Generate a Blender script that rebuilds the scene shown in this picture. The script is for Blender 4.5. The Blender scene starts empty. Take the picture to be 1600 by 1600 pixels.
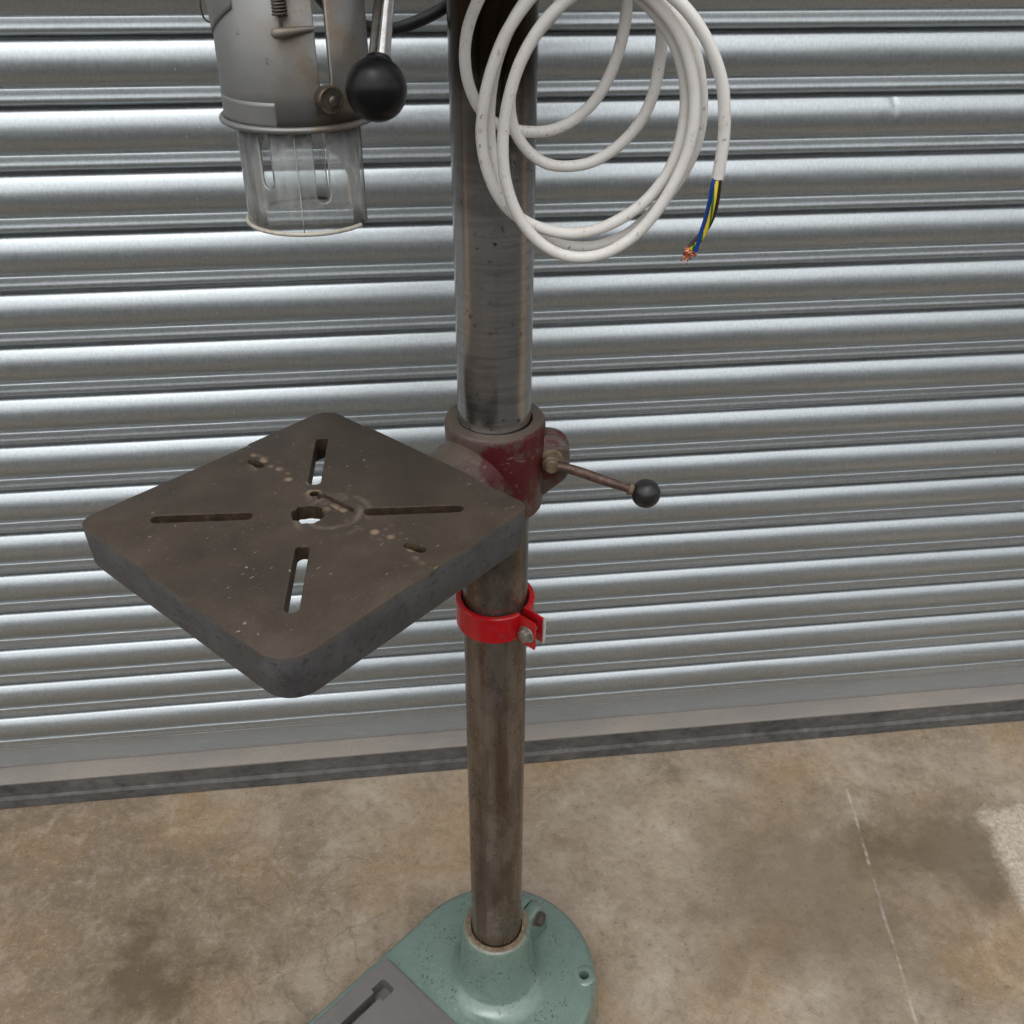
import bpy, bmesh, math, random
from mathutils import Vector, Matrix, noise
from mathutils.geometry import delaunay_2d_cdt
R = math.radians
random.seed(7)
scene = bpy.context.scene
COL = scene.collection

# ------------------------------------------------------------------ camera
CAM_LOC = (-0.08144, -0.80789, 1.42197)
CAM_R = Vector((0.99309, -0.117175, 0.006515))
CAM_U = Vector((0.059693, 0.552153, 0.831603))
CAM_F = Vector((0.10104, 0.825468, -0.555333))
cd = bpy.data.cameras.new('camera'); cam = bpy.data.objects.new('camera', cd); COL.objects.link(cam)
cd.sensor_width = 36.0; cd.lens = 34.0206; cd.clip_start = 0.01; cd.clip_end = 500
cam.matrix_world = Matrix(((CAM_R.x, CAM_U.x, -CAM_F.x, CAM_LOC[0]), (CAM_R.y, CAM_U.y, -CAM_F.y, CAM_LOC[1]),
                           (CAM_R.z, CAM_U.z, -CAM_F.z, CAM_LOC[2]), (0, 0, 0, 1)))
scene.camera = cam

# ------------------------------------------------------------------ sky, sun, exposure
SUN_EL, SUN_AZ = 66.0, 248.0          # azimuth of the sun seen from the yard, degrees from +X
world = bpy.data.worlds.new('World'); scene.world = world; world.use_nodes = True
wn = world.node_tree.nodes; wl = world.node_tree.links; wn.clear()
sky = wn.new('ShaderNodeTexSky'); sky.sky_type = 'NISHITA'; sky.sun_disc = False
sky.sun_elevation = R(SUN_EL); sky.sun_rotation = R(90 - SUN_AZ)
sky.air_density = 1.0; sky.dust_density = 2.5; sky.ozone_density = 1.0
hsv = wn.new('ShaderNodeHueSaturation'); hsv.inputs['Saturation'].default_value = 0.08
bg = wn.new('ShaderNodeBackground'); bg.inputs['Strength'].default_value = 0.15
wo = wn.new('ShaderNodeOutputWorld')
wl.new(sky.outputs[0], hsv.inputs['Color']); wl.new(hsv.outputs[0], bg.inputs[0]); wl.new(bg.outputs[0], wo.inputs[0])
sl = bpy.data.lights.new('sun', 'SUN'); sl.energy = 0.7; sl.angle = R(110); sl.color = (1.0, 0.975, 0.94)
so = bpy.data.objects.new('sun', sl); COL.objects.link(so)
sd = Vector((math.cos(R(SUN_AZ)) * math.cos(R(SUN_EL)), math.sin(R(SUN_AZ)) * math.cos(R(SUN_EL)), math.sin(R(SUN_EL))))
so.rotation_euler = sd.to_track_quat('Z', 'Y').to_euler(); so.location = sd * 30
scene.view_settings.view_transform = 'Standard'; scene.view_settings.look = 'None'
scene.view_settings.gamma = 1.0; scene.view_settings.use_curve_mapping = False
scene.view_settings.exposure = 0.55
scene.cycles.max_bounces = 8; scene.cycles.diffuse_bounces = 3; scene.cycles.glossy_bounces = 4; scene.cycles.transmission_bounces = 8; scene.cycles.caustics_reflective = False; scene.cycles.use_denoising = True; scene.cycles.adaptive_threshold = 0.03; scene.cycles.adaptive_min_samples = 12

# ------------------------------------------------------------------ node helper
class N:
    def __init__(s, name):
        s.m = bpy.data.materials.new(name); s.m.use_nodes = True
        s.t = s.m.node_tree; s.t.nodes.clear()
        s.out = s.t.nodes.new('ShaderNodeOutputMaterial'); s.b = s.t.nodes.new('ShaderNodeBsdfPrincipled')
        s.t.links.new(s.b.outputs[0], s.out.inputs[0]); s.tc = s.t.nodes.new('ShaderNodeTexCoord')
        s.co = s.tc.outputs['Object']
    def put(s, sock, v):
        if hasattr(v, 'links'): s.t.links.new(v, sock)
        elif isinstance(v, (tuple, list)): sock.default_value = tuple(v) + ((1,) if len(v) == 3 and len(sock.default_value) == 4 else ())
        elif hasattr(sock.default_value, '__len__'): sock.default_value = (v, v, v, 1)[:len(sock.default_value)]
        else: sock.default_value = v
    def set(s, **k):
        for n, v in k.items(): s.put(s.b.inputs[n.replace('_', ' ')], v)
        return s
    def map(s, scale=(1, 1, 1), loc=(0, 0, 0), rot=(0, 0, 0), co=None):
        n = s.t.nodes.new('ShaderNodeMapping'); s.put(n.inputs[0], co or s.co)
        n.inputs['Scale'].default_value = scale; n.inputs['Location'].default_value = loc; n.inputs['Rotation'].default_value = rot
        return n.outputs[0]
    def noise(s, scale, detail=4, rough=.55, co=None, dist=0):
        n = s.t.nodes.new('ShaderNodeTexNoise'); s.put(n.inputs['Vector'], co or s.co)
        n.inputs['Scale'].default_value = scale; n.inputs['Detail'].default_value = detail
        n.inputs['Roughness'].default_value = rough; n.inputs['Distortion'].default_value = dist
        return n.outputs[0]
    def vor(s, scale, feature='F1', co=None, out=0, rnd=1):
        n = s.t.nodes.new('ShaderNodeTexVoronoi'); n.feature = feature; s.put(n.inputs['Vector'], co or s.co)
        n.inputs['Scale'].default_value = scale; n.inputs['Randomness'].default_value = rnd
        return n.outputs[out]
    def ramp(s, f, *stops, interp='LINEAR'):
        n = s.t.nodes.new('ShaderNodeValToRGB'); s.put(n.inputs[0], f); e = n.color_ramp.elements
        n.color_ramp.interpolation = interp
        while len(e) < len(stops): e.new(.5)
        for el, (p, c) in zip(e, stops):
            el.position = p; el.color = (c, c, c, 1) if isinstance(c, (int, float)) else tuple(c) + (1,)
        return n.outputs[0]
    def mix(s, f, a, b, mode='MIX'):
        n = s.t.nodes.new('ShaderNodeMix'); n.data_type = 'RGBA'; n.blend_type = mode
        s.put(n.inputs[0], f); s.put(n.inputs[6], a); s.put(n.inputs[7], b); return n.outputs[2]
    def math(s, op, a, b=None, clamp=False):
        n = s.t.nodes.new('ShaderNodeMath'); n.operation = op; n.use_clamp = clamp; s.put(n.inputs[0], a)
        if b is not None: s.put(n.inputs[1], b)
        return n.outputs[0]
    def sep(s, v=None):
        n = s.t.nodes.new('ShaderNodeSeparateXYZ'); s.put(n.inputs[0], v or s.co); return n.outputs
    def bump(s, h, strength=.3, dist=.001, normal=None):
        n = s.t.nodes.new('ShaderNodeBump'); s.put(n.inputs['Height'], h); n.inputs['Strength'].default_value = strength
        n.inputs['Distance'].default_value = dist
        if normal: s.put(n.inputs['Normal'], normal)
        s.put(s.b.inputs['Normal'], n.outputs[0]); return n.outputs[0]
    def seg(s, a, b):
        """distance to the straight line a-b in the XY plane of the object and position along it (0..1)"""
        x, y, _ = s.sep(); L = math.hypot(b[0] - a[0], b[1] - a[1]); ux, uy = (b[0] - a[0]) / L, (b[1] - a[1]) / L
        dx = s.math('SUBTRACT', x, a[0]); dy = s.math('SUBTRACT', y, a[1])
        d = s.math('SUBTRACT', s.math('MULTIPLY', dx, uy), s.math('MULTIPLY', dy, ux))
        t = s.math('ADD', s.math('MULTIPLY', dx, ux / L), s.math('MULTIPLY', dy, uy / L))
        return d, t
    def circ(s, c):
        x, y, _ = s.sep(); dx = s.math('SUBTRACT', x, c[0]); dy = s.math('SUBTRACT', y, c[1])
        return s.math('SQRT', s.math('ADD', s.math('MULTIPLY', dx, dx), s.math('MULTIPLY', dy, dy)))

# ------------------------------------------------------------------ mesh helpers
WORLD = {}
def link(name, me, mat, parent=None, W=None, smooth=True, label=None):
    o = bpy.data.objects.new(name, me); COL.objects.link(o)
    if mat is not None and not me.materials: me.materials.append(mat)
    W = W or Matrix.Identity(4)
    if parent is not None:
        o.parent = parent; o.matrix_parent_inverse = WORLD[parent].inverted()
    o.matrix_basis = W; WORLD[o] = W.copy()
    if label: o['label'] = label
    return o
def mk(name, verts, faces, mat, parent=None, W=None, smooth=True, label=None, sharp=40):
    me = bpy.data.meshes.new(name); me.from_pydata([tuple(v) for v in verts], [], faces)
    bm = bmesh.new(); bm.from_mesh(me); bmesh.ops.recalc_face_normals(bm, faces=bm.faces); bm.to_mesh(me); bm.free()
    finish(me, smooth, sharp)
    return link(name, me, mat, parent, W, smooth, label)
def finish(me, smooth=True, sharp=40):
    me.update()
    if smooth:
        me.polygons.foreach_set('use_smooth', [True] * len(me.polygons))
        me.set_sharp_from_angle(angle=R(sharp))
def bmo(name, bm, mat, parent=None, W=None, smooth=True, label=None, sharp=40):
    me = bpy.data.meshes.new(name); bmesh.ops.recalc_face_normals(bm, faces=bm.faces); bm.to_mesh(me); bm.free()
    finish(me, smooth, sharp); return link(name, me, mat, parent, W, smooth, label)
def empty(name, loc, label, cat, group=None):
    o = bpy.data.objects.new(name, None); COL.objects.link(o); o.location = loc; o.empty_display_size = .1
    WORLD[o] = Matrix.Translation(loc); o['label'] = label; o['category'] = cat
    if group: o['group'] = group
    return o
def box_bm(x0, x1, y0, y1, z0, z1, bev=0, seg=2):
    bm = bmesh.new(); bmesh.ops.create_cube(bm, size=1)
    for v in bm.verts: v.co = Vector(((x0 + x1) / 2 + v.co.x * (x1 - x0), (y0 + y1) / 2 + v.co.y * (y1 - y0), (z0 + z1) / 2 + v.co.z * (z1 - z0)))
    if bev: bmesh.ops.bevel(bm, geom=list(bm.edges), offset=bev, segments=seg, profile=.6, affect='EDGES')
    return bm
def lathe(prof, seg=64, closed=False, M=None):
    """prof: (r, z) list revolved about Z; optional matrix"""
    vs = []; fs = []; n = len(prof)
    for i in range(seg):
        a = 2 * math.pi * i / seg
        for r, z in prof: vs.append(Vector((r * math.cos(a), r * math.sin(a), z)))
    for i in range(seg):
        j = (i + 1) % seg
        for k in range(n if closed else n - 1):
            k2 = (k + 1) % n; fs.append((i * n + k, j * n + k, j * n + k2, i * n + k2))
    if M is not None: vs = [M @ v for v in vs]
    return vs, fs
def lathe_obj(name, prof, mat, parent=None, seg=64, M=None, closed=False, label=None, W=None, sharp=40):
    vs, fs = lathe(prof, seg, closed, M); me = bpy.data.meshes.new(name); me.from_pydata([tuple(v) for v in vs], [], fs)
    bm = bmesh.new(); bm.from_mesh(me); bmesh.ops.remove_doubles(bm, verts=bm.verts, dist=1e-6)
    bm.faces.ensure_lookup_table()
    return bmo(name, bm, mat, parent, W, True, label, sharp)
def axisM(p, d):
    q = Vector(d).normalized().to_track_quat('Z', 'Y'); return Matrix.Translation(p) @ q.to_matrix().to_4x4()
def catmull(pts, n=6):
    P = [Vector(q) for q in pts]; P = [P[0] * 2 - P[1]] + P + [P[-1] * 2 - P[-2]]; out = []
    for i in range(1, len(P) - 2):
        a, b, c, d = P[i - 1:i + 3]
        for k in range(n):
            t = k / n
            out.append(.5 * ((2 * b) + (c - a) * t + (2 * a - 5 * b + 4 * c - d) * t * t + (3 * b - a - 3 * c + d) * t ** 3))
    out.append(P[-2]); return out
def tube(pts, r, seg=12, cap=True):
    vs = []; fs = []; n = len(pts); T = [(pts[min(i + 1, n - 1)] - pts[max(i - 1, 0)]).normalized() for i in range(n)]
    nrm = T[0].orthogonal().normalized()
    for i in range(n):
        nrm = (nrm - T[i] * nrm.dot(T[i])).normalized(); bn = T[i].cross(nrm); ri = r(i / (n - 1)) if callable(r) else r
        for k in range(seg):
            a = 2 * math.pi * k / seg; vs.append(pts[i] + (nrm * math.cos(a) + bn * math.sin(a)) * ri)
    for i in range(n - 1):
        for k in range(seg):
            k2 = (k + 1) % seg; fs.append((i * seg + k, i * seg + k2, (i + 1) * seg + k2, (i + 1) * seg + k))
    if cap: fs += [tuple(range(seg - 1, -1, -1)), tuple(range((n - 1) * seg, n * seg))]
    return vs, fs
def tube_obj(name, pts, r, mat, parent=None, seg=12, smooth=6, label=None):
    P = catmull(pts, smooth) if smooth else [Vector(q) for q in pts]
    vs, fs = tube(P, r, seg); return mk(name, vs, fs, mat, parent, label=label, sharp=50)
def hexbolt_bm(p, d, r, h, washer=True, roll=0.0):
    M = axisM(p, d) @ Matrix.Rotation(roll, 4, 'Z'); bm = bmesh.new()
    def cyl(rad, z0, z1, n, bev):
        g = bmesh.ops.create_cone(bm, cap_ends=True, segments=n, radius1=rad, radius2=rad, depth=z1 - z0)
        for v in g['verts']: v.co.z += (z0 + z1) / 2
        if bev:
            es = [e for e in bm.edges if all(v in g['verts'] for v in e.verts) and all(abs(v.co.z - z1) < 1e-7 for v in e.verts)]
            bmesh.ops.bevel(bm, geom=es, offset=bev, segments=2, profile=.5, affect='EDGES')
    z = 0
    if washer: cyl(r * 1.28, 0, r * .16, 28, r * .05); z = r * .16
    cyl(r, z, z + h, 6, r * .13); bm.transform(M); return bm
def capsule(a, b, w, n=10):
    a = Vector((a[0], a[1])); b = Vector((b[0], b[1])); d = (b - a)
    th = math.atan2(d.y, d.x) if d.length > 1e-9 else 0; out = []
    for c, s in ((b, -math.pi / 2), (a, math.pi / 2)):
        for k in range(n + 1): t = th + s + math.pi * k / n; out.append(Vector((c.x + w * math.cos(t), c.y + w * math.sin(t))))
    return out
def rounded(poly, radii, n=10):
    out = []; m = len(poly)
    for i, r in enumerate(radii):
        p = Vector(poly[i]); a = (Vector(poly[i - 1]) - p); b = (Vector(poly[(i + 1) % m]) - p)
        if r <= 0: out.append(p); continue
        a.normalize(); b.normalize(); ang = math.acos(max(-1, min(1, a.dot(b)))); L = r / math.tan(ang / 2)
        c = p + (a + b).normalized() * (r / math.sin(ang / 2)); s = p + a * L - c; e = p + b * L - c
        t0 = math.atan2(s.y, s.x); t1 = math.atan2(e.y, e.x); dt = (t1 - t0 + math.pi) % (2 * math.pi) - math.pi
        for k in range(n + 1): t = t0 + dt * k / n; out.append(c + Vector((r * math.cos(t), r * math.sin(t))))
    return out
def inset(loop, d):
    n = len(loop); out = []; area = sum(loop[i - 1].x * loop[i].y - loop[i].x * loop[i - 1].y for i in range(n)); sg = 1 if area > 0 else -1
    for i in range(n):
        a = loop[i] - loop[i - 1]; b = loop[(i + 1) % n] - loop[i]
        if a.length < 1e-9: a = b
        if b.length < 1e-9: b = a
        na = Vector((-a.y, a.x)).normalized() * sg; nb = Vector((-b.y, b.x)).normalized() * sg; m = na + nb
        m = m / max(m.length, 1e-6); out.append(loop[i] + m * (d / max(.5, m.dot(na))))
    return out
def inside(p, loop):
    c = False; j = len(loop) - 1
    for i in range(len(loop)):
        a, b = loop[i], loop[j]
        if (a.y > p.y) != (b.y > p.y) and p.x < (b.x - a.x) * (p.y - a.y) / (b.y - a.y) + a.x: c = not c
        j = i
    return c
def plate(outer_rings, holes, pockets=()):
    """closed solid: outer_rings = list of (loop2d, z), first = top rim, last = rim of the underside;
    holes = list of (loop2d, z_bottom) cut through to the underside; pockets likewise but with a floor"""
    vs = []; fs = []
    def ring(loop, z): i = len(vs); vs.extend(Vector((p.x, p.y, z)) for p in loop); return list(range(i, i + len(loop)))
    def band(a, b):
        n = len(a)
        for i in range(n): fs.append((a[i], a[(i + 1) % n], b[(i + 1) % n], b[i]))
    rings = [ring(l, z) for l, z in outer_rings]
    for a, b in zip(rings, rings[1:]): band(a, b)
    zt = outer_rings[0][1]; zb = outer_rings[-1][1]; top_in = []; bot_in = []
    for l in holes:
        a = ring(inset(l, -.0005), zt); b = ring(l, zt - .0006); c = ring(l, zb); band(a, b); band(b, c); top_in.append(a); bot_in.append(c)
    for l, d in pockets:
        a = ring(inset(l, -.0004), zt); b = ring(l, zt - .0006); c = ring(inset(l, .0006), zt - d); band(a, b); band(b, c); top_in.append(a)
        fs.append(tuple(c))
    def fill(outer, inner):
        idx = list(outer); edges = [(i, (i + 1) % len(outer)) for i in range(len(outer))]; loops = [[Vector((vs[i].x, vs[i].y)) for i in outer]]
        for L in inner:
            s = len(idx); idx += L; edges += [(s + i, s + (i + 1) % len(L)) for i in range(len(L))]; loops.append([Vector((vs[i].x, vs[i].y)) for i in L])
        co, _, tri, ov, _, _ = delaunay_2d_cdt([Vector((vs[i].x, vs[i].y)) for i in idx], edges, [], 0, 1e-7)
        zz = vs[outer[0]].z; mp = []
        for k in range(len(co)):
            if ov[k]: mp.append(idx[ov[k][0]])
            else: mp.append(len(vs)); vs.append(Vector((co[k].x, co[k].y, zz)))
        for t in tri:
            c = (co[t[0]] + co[t[1]] + co[t[2]]) / 3
            if inside(c, loops[0]) and not any(inside(c, l) for l in loops[1:]): fs.append(tuple(mp[k] for k in t))
    fill(rings[0], top_in); fill(rings[-1], bot_in)
    return vs, fs
def bake_boolean(o, cutters):
    for c in cutters:
        m = o.modifiers.new('cut', 'BOOLEAN'); m.object = c; m.operation = 'DIFFERENCE'; m.solver = 'EXACT'
    bpy.context.view_layer.update()
    me = bpy.data.meshes.new_from_object(o.evaluated_get(bpy.context.evaluated_depsgraph_get()))
    o.modifiers.clear(); o.data = me; finish(me, True, 38)
    for c in cutters: WORLD.pop(c, None); bpy.data.objects.remove(c)

# ------------------------------------------------------------------ materials
def m_galv():
    n = N('galvanised_steel')
    st = n.noise(1.0, 3, .6, n.map((3, 3, 260))); fine = n.noise(1, 3, .65, n.map((330, 330, 150))); big = n.noise(5, 3, .5, n.map((.35, 1, 3)))
    spk = n.math('MULTIPLY', n.ramp(n.vor(260, co=n.map((1, 1, 1.3))), (.05, 1), (.20, 0)), n.ramp(n.noise(9, 2), (.52, 0), (.64, 1)))
    drip = n.ramp(n.noise(1, 3, .5, n.map((70, 5, 2))), (.62, 0), (.75, 1))
    c = n.mix(n.ramp(fine, (.32, 0), (.68, 1)), (.39, .428, .448), (.52, .556, .574)); c = n.mix(n.math('MULTIPLY', big, .35), c, (.355, .39, .41))
    c = n.mix(n.math('MULTIPLY', spk, .8), c, (.10, .09, .08)); c = n.mix(n.math('MULTIPLY', drip, .16), c, (.30, .285, .26))
    z = n.sep()[2]; gn = n.noise(1, 4, .65, n.map((9, 9, 90)))
    zz = n.math('ADD', n.math('MULTIPLY', z, -1 / .0762), n.math('MULTIPLY', n.math('SUBTRACT', gn, .5), .05))
    gr = n.math('MAXIMUM', n.ramp(zz, (.955, 0), (.985, 1)), n.math('MAXIMUM', n.ramp(zz, (.008, 1), (.032, 0)), n.math('MULTIPLY', n.ramp(n.math('ABSOLUTE', n.math('SUBTRACT', zz, .715)), (.006, 1), (.020, 0)), .6)))
    c = n.mix(n.math('MULTIPLY', gr, n.ramp(gn, (.3, .35), (.65, .85))), c, (.10, .092, .082))
    wsp = n.math('MULTIPLY', n.ramp(n.vor(70, co=n.map(loc=(2, 1, 4))), (.05, 1), (.10, 0)), n.ramp(n.noise(17, 2, co=n.map(loc=(6, 1, 3))), (.62, 0), (.65, 1))); c = n.mix(n.math('MULTIPLY', wsp, .8), c, (.75, .74, .72))
    n.set(Base_Color=c, Metallic=n.math('SUBTRACT', .92, n.math('MULTIPLY', n.math('MAXIMUM', gr, wsp), .5)), Roughness=n.ramp(n.math('ADD', n.math('MULTIPLY', fine, .45), n.math('MULTIPLY', big, .55)), (.25, .33), (.75, .50)))
    h = n.math('ADD', n.math('MULTIPLY', fine, .5), n.math('MULTIPLY', st, .6))
    n.bump(h, .10, .0006); return n.m
def m_rail():
    n = N('bottom_rail_steel'); f = n.noise(300, 3); b = n.noise(12, 5, .6, n.map((.5, 1, 2))); sc = n.ramp(n.noise(1, 2, .4, n.map((22, 8, 700))), (.64, 0), (.70, 1))
    c = n.mix(b, (.33, .35, .355), (.43, .45, .455)); c = n.mix(n.math('MULTIPLY', sc, .5), c, (.62, .62, .60))
    _, _, z = n.sep(); low = n.ramp(n.math('ADD', z, n.math('MULTIPLY', n.noise(60, 4), .006)), (.0655, 1), (.071, 0))
    c = n.mix(n.math('MULTIPLY', low, .75), c, (.30, .22, .15))
    n.set(Base_Color=c, Metallic=.55, Roughness=n.ramp(f, (.3, .40), (.7, .55))); n.bump(f, .08, .0005); return n.m
def m_ledge():
    n = N('dusty_ledge'); b = n.noise(14, 6, .65, n.map((.6, 1, 1))); f = n.noise(220, 4, .6); w = n.ramp(n.noise(5, 3, .5, n.map((.7, 2, 2))), (.45, 0), (.62, 1))
    c = n.mix(b, (.20, .18, .155), (.31, .28, .245)); c = n.mix(n.math('MULTIPLY', w, .6), c, (.19, .18, .175)); c = n.mix(n.math('MULTIPLY', n.ramp(f, (.55, 0), (.7, 1)), .35), c, (.16, .12, .085))
    n.set(Base_Color=c, Roughness=.85, Metallic=.05); n.bump(f, .3, .001); return n.m
def m_rubber():
    n = N('weathered_rubber'); b = n.math('ADD', n.math('MULTIPLY', n.noise(9, 5, .7), .5), n.math('MULTIPLY', n.noise(75, 5, .7, n.map((.6, 1, 1))), .5)); f = n.noise(300, 4, .6)
    c = n.ramp(b, (.36, (.035, .035, .035)), (.46, (.070, .069, .068)), (.58, (.105, .101, .096)), (.72, (.20, .182, .16)))
    n.set(Base_Color=c, Roughness=.75); n.bump(n.math('ADD', f, n.math('MULTIPLY', b, 2)), .35, .0012); return n.m
def m_ground(SCR, PATCH, STAIN):
    n = N('worn_concrete'); wob = n.noise(3.2, 5, .6)
    big = n.noise(1.15, 4, .62, dist=.35); mid = n.noise(6.5, 6, .68, dist=.5); fine = n.noise(70, 5, .72); grit = n.noise(420, 3, .65)
    c = n.ramp(mid, (.28, (.225, .172, .122)), (.42, (.305, .245, .182)), (.56, (.37, .306, .236)), (.74, (.46, .395, .315)))
    c = n.mix(n.ramp(big, (.42, 0), (.58, .85)), c, n.mix(fine, (.135, .096, .060), (.225, .166, .110)))
    # ochre tint patches
    c = n.mix(n.math('MULTIPLY', n.ramp(n.noise(3.6, 5, .6, n.map(loc=(4.1, 2.2, 0))), (.47, 0), (.64, 1)), .6), c, (.33, .215, .105))
    c = n.mix(n.math('MULTIPLY', n.ramp(n.noise(5.5, 6, .65, n.map(loc=(9.7, 1.2, 0))), (.56, 0), (.70, 1)), .6), c, (.15, .122, .095))
    c = n.mix(n.math('MULTIPLY', n.ramp(fine, (.52, 0), (.74, 1)), .32), c, (.52, .46, .39))
    c = n.mix(n.math('MULTIPLY', n.ramp(n.noise(1, 3, .7, n.map((240, 240, 240))), (.52, 0), (.74, 1)), .26), c, (.52, .44, .34))
    c = n.mix(n.math('MULTIPLY', n.ramp(n.noise(1, 3, .7, n.map((190, 190, 190), loc=(3, 4, 0))), (.56, 0), (.74, 1)), .34), c, (.12, .086, .055))
    m2 = n.noise(21, 5, .66, n.map(loc=(2, 6, 0)), .6); c = n.mix(n.math('MULTIPLY', n.ramp(m2, (.52, 0), (.66, 1)), .25), c, (.50, .43, .34)); c = n.mix(n.math('MULTIPLY', n.ramp(m2, (.34, 1), (.46, 0)), .24), c, (.135, .10, .066))
    c = n.mix(n.math('MULTIPLY', n.ramp(fine, (.28, 1), (.45, 0)), .55), c, (.11, .086, .062))
    # damp dark marks
    for k, (cx, cy) in enumerate(STAIN):
        d = n.math('ADD', n.circ((cx, cy)), n.math('MULTIPLY', n.math('SUBTRACT', n.noise(7, 6, .7), .5), .42))
        rad = (.11, .045, .19, .26)[k]; st = (.75, .35, .75, .62)[k]
        c = n.mix(n.math('MULTIPLY', n.ramp(d, (rad * .35, 1), (rad, 0)), st), c, ((.105, .072, .042), (.09, .078, .064), (.12, .088, .056), (.13, .094, .058))[k])
    # fine map cracking
    wv = n.t.nodes.new('ShaderNodeVectorMath'); wv.operation = 'ADD'; n.put(wv.inputs[0], n.co)
    sc = n.t.nodes.new('ShaderNodeVectorMath'); sc.operation = 'SCALE'; nn = n.t.nodes.new('ShaderNodeTexNoise'); nn.inputs['Scale'].default_value = 16; nn.inputs['Detail'].default_value = 5
    n.put(nn.inputs['Vector'], n.co); n.put(sc.inputs[0], nn.outputs['Color']); sc.inputs['Scale'].default_value = .07; n.put(wv.inputs[1], sc.outputs[0])
    crk = n.vor(13, 'DISTANCE_TO_EDGE', wv.outputs[0]); cm = n.math('MULTIPLY', n.ramp(crk, (.0, 1), (.035, 0)), n.math('MULTIPLY', n.ramp(n.circ((-.30, .16)), (.14, 1), (.34, 0)), n.ramp(n.noise(7, 3), (.36, 0), (.52, 1))))
    crk2 = n.vor(38, 'DISTANCE_TO_EDGE', wv.outputs[0]); cm2 = n.math('MULTIPLY', n.ramp(crk2, (.0, 1), (.07, 0)), n.ramp(n.noise(3.1, 3, .5, n.map(loc=(2.5, 7.3, 0))), (.56, 0), (.66, .55)))
    cm = n.math('MAXIMUM', cm, cm2)
    c = n.mix(n.math('MULTIPLY', cm, .30), c, (.07, .052, .036))
    pit = n.math('MULTIPLY', n.ramp(n.vor(55), (.0, 1), (.13, 0)), n.ramp(n.noise(17, 3), (.56, 0), (.64, 1)))
    c = n.mix(n.math('MULTIPLY', pit, .7), c, (.06, .045, .033))
    chip = n.math('MULTIPLY', n.ramp(n.vor(34, co=n.map(loc=(3, 5, 0))), (.0, 1), (.07, 0)), n.ramp(n.noise(13, 2, co=n.map(loc=(7, 3, 0))), (.60, 0), (.66, 1)))
    c = n.mix(chip, c, (.52, .49, .44))
    # pale patch at the right
    p0, p1, p2 = PATCH; d1, _ = n.seg(p0, p1); d2, _ = n.seg(p0, p2); j = n.math('MULTIPLY', n.math('SUBTRACT', n.noise(19, 6, .75), .5), .085)
    pm = n.math('MULTIPLY', n.ramp(n.math('ADD', d1, j), (.0, 0), (.022, 1)), n.ramp(n.math('ADD', n.math('MULTIPLY', d2, -1), j), (.0, 0), (.022, 1)))
    pm = n.math('MULTIPLY', pm, n.ramp(n.math('ADD', n.circ((1.06, .13)), j), (.20, 1), (.27, 0)))
    c = n.mix(n.math('MULTIPLY', pm, n.ramp(mid, (.35, .55), (.6, .9))), c, n.mix(n.ramp(n.noise(120, 4, .7), (.35, 0), (.65, 1)), (.36, .30, .235), (.66, .58, .48)))
    # long pale scratch
    d, t = n.seg(*SCR); dd = n.math('ABSOLUTE', n.math('ADD', d, n.math('MULTIPLY', n.math('SUBTRACT', n.noise(9, 3), .5), .012)))
    wv2 = n.math('MULTIPLY', n.ramp(dd, (.0003, 1), (.0015, 0)), n.math('MULTIPLY', n.ramp(t, (.0, 0), (.12, 1)), n.ramp(n.noise(26, 4, .7), (.44, .03), (.66, .7))))
    c = n.mix(wv2, c, (.60, .56, .50))
    n.set(Base_Color=c, Roughness=n.ramp(mid, (.3, .62), (.7, .88)), Specular_IOR_Level=.35)
    h = n.math('SUBTRACT', n.math('ADD', n.math('MULTIPLY', fine, 1.3), n.math('MULTIPLY', grit, .5)), n.math('MULTIPLY', pit, 1.2))
    n.bump(h, .38, .004); return n.m
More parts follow.
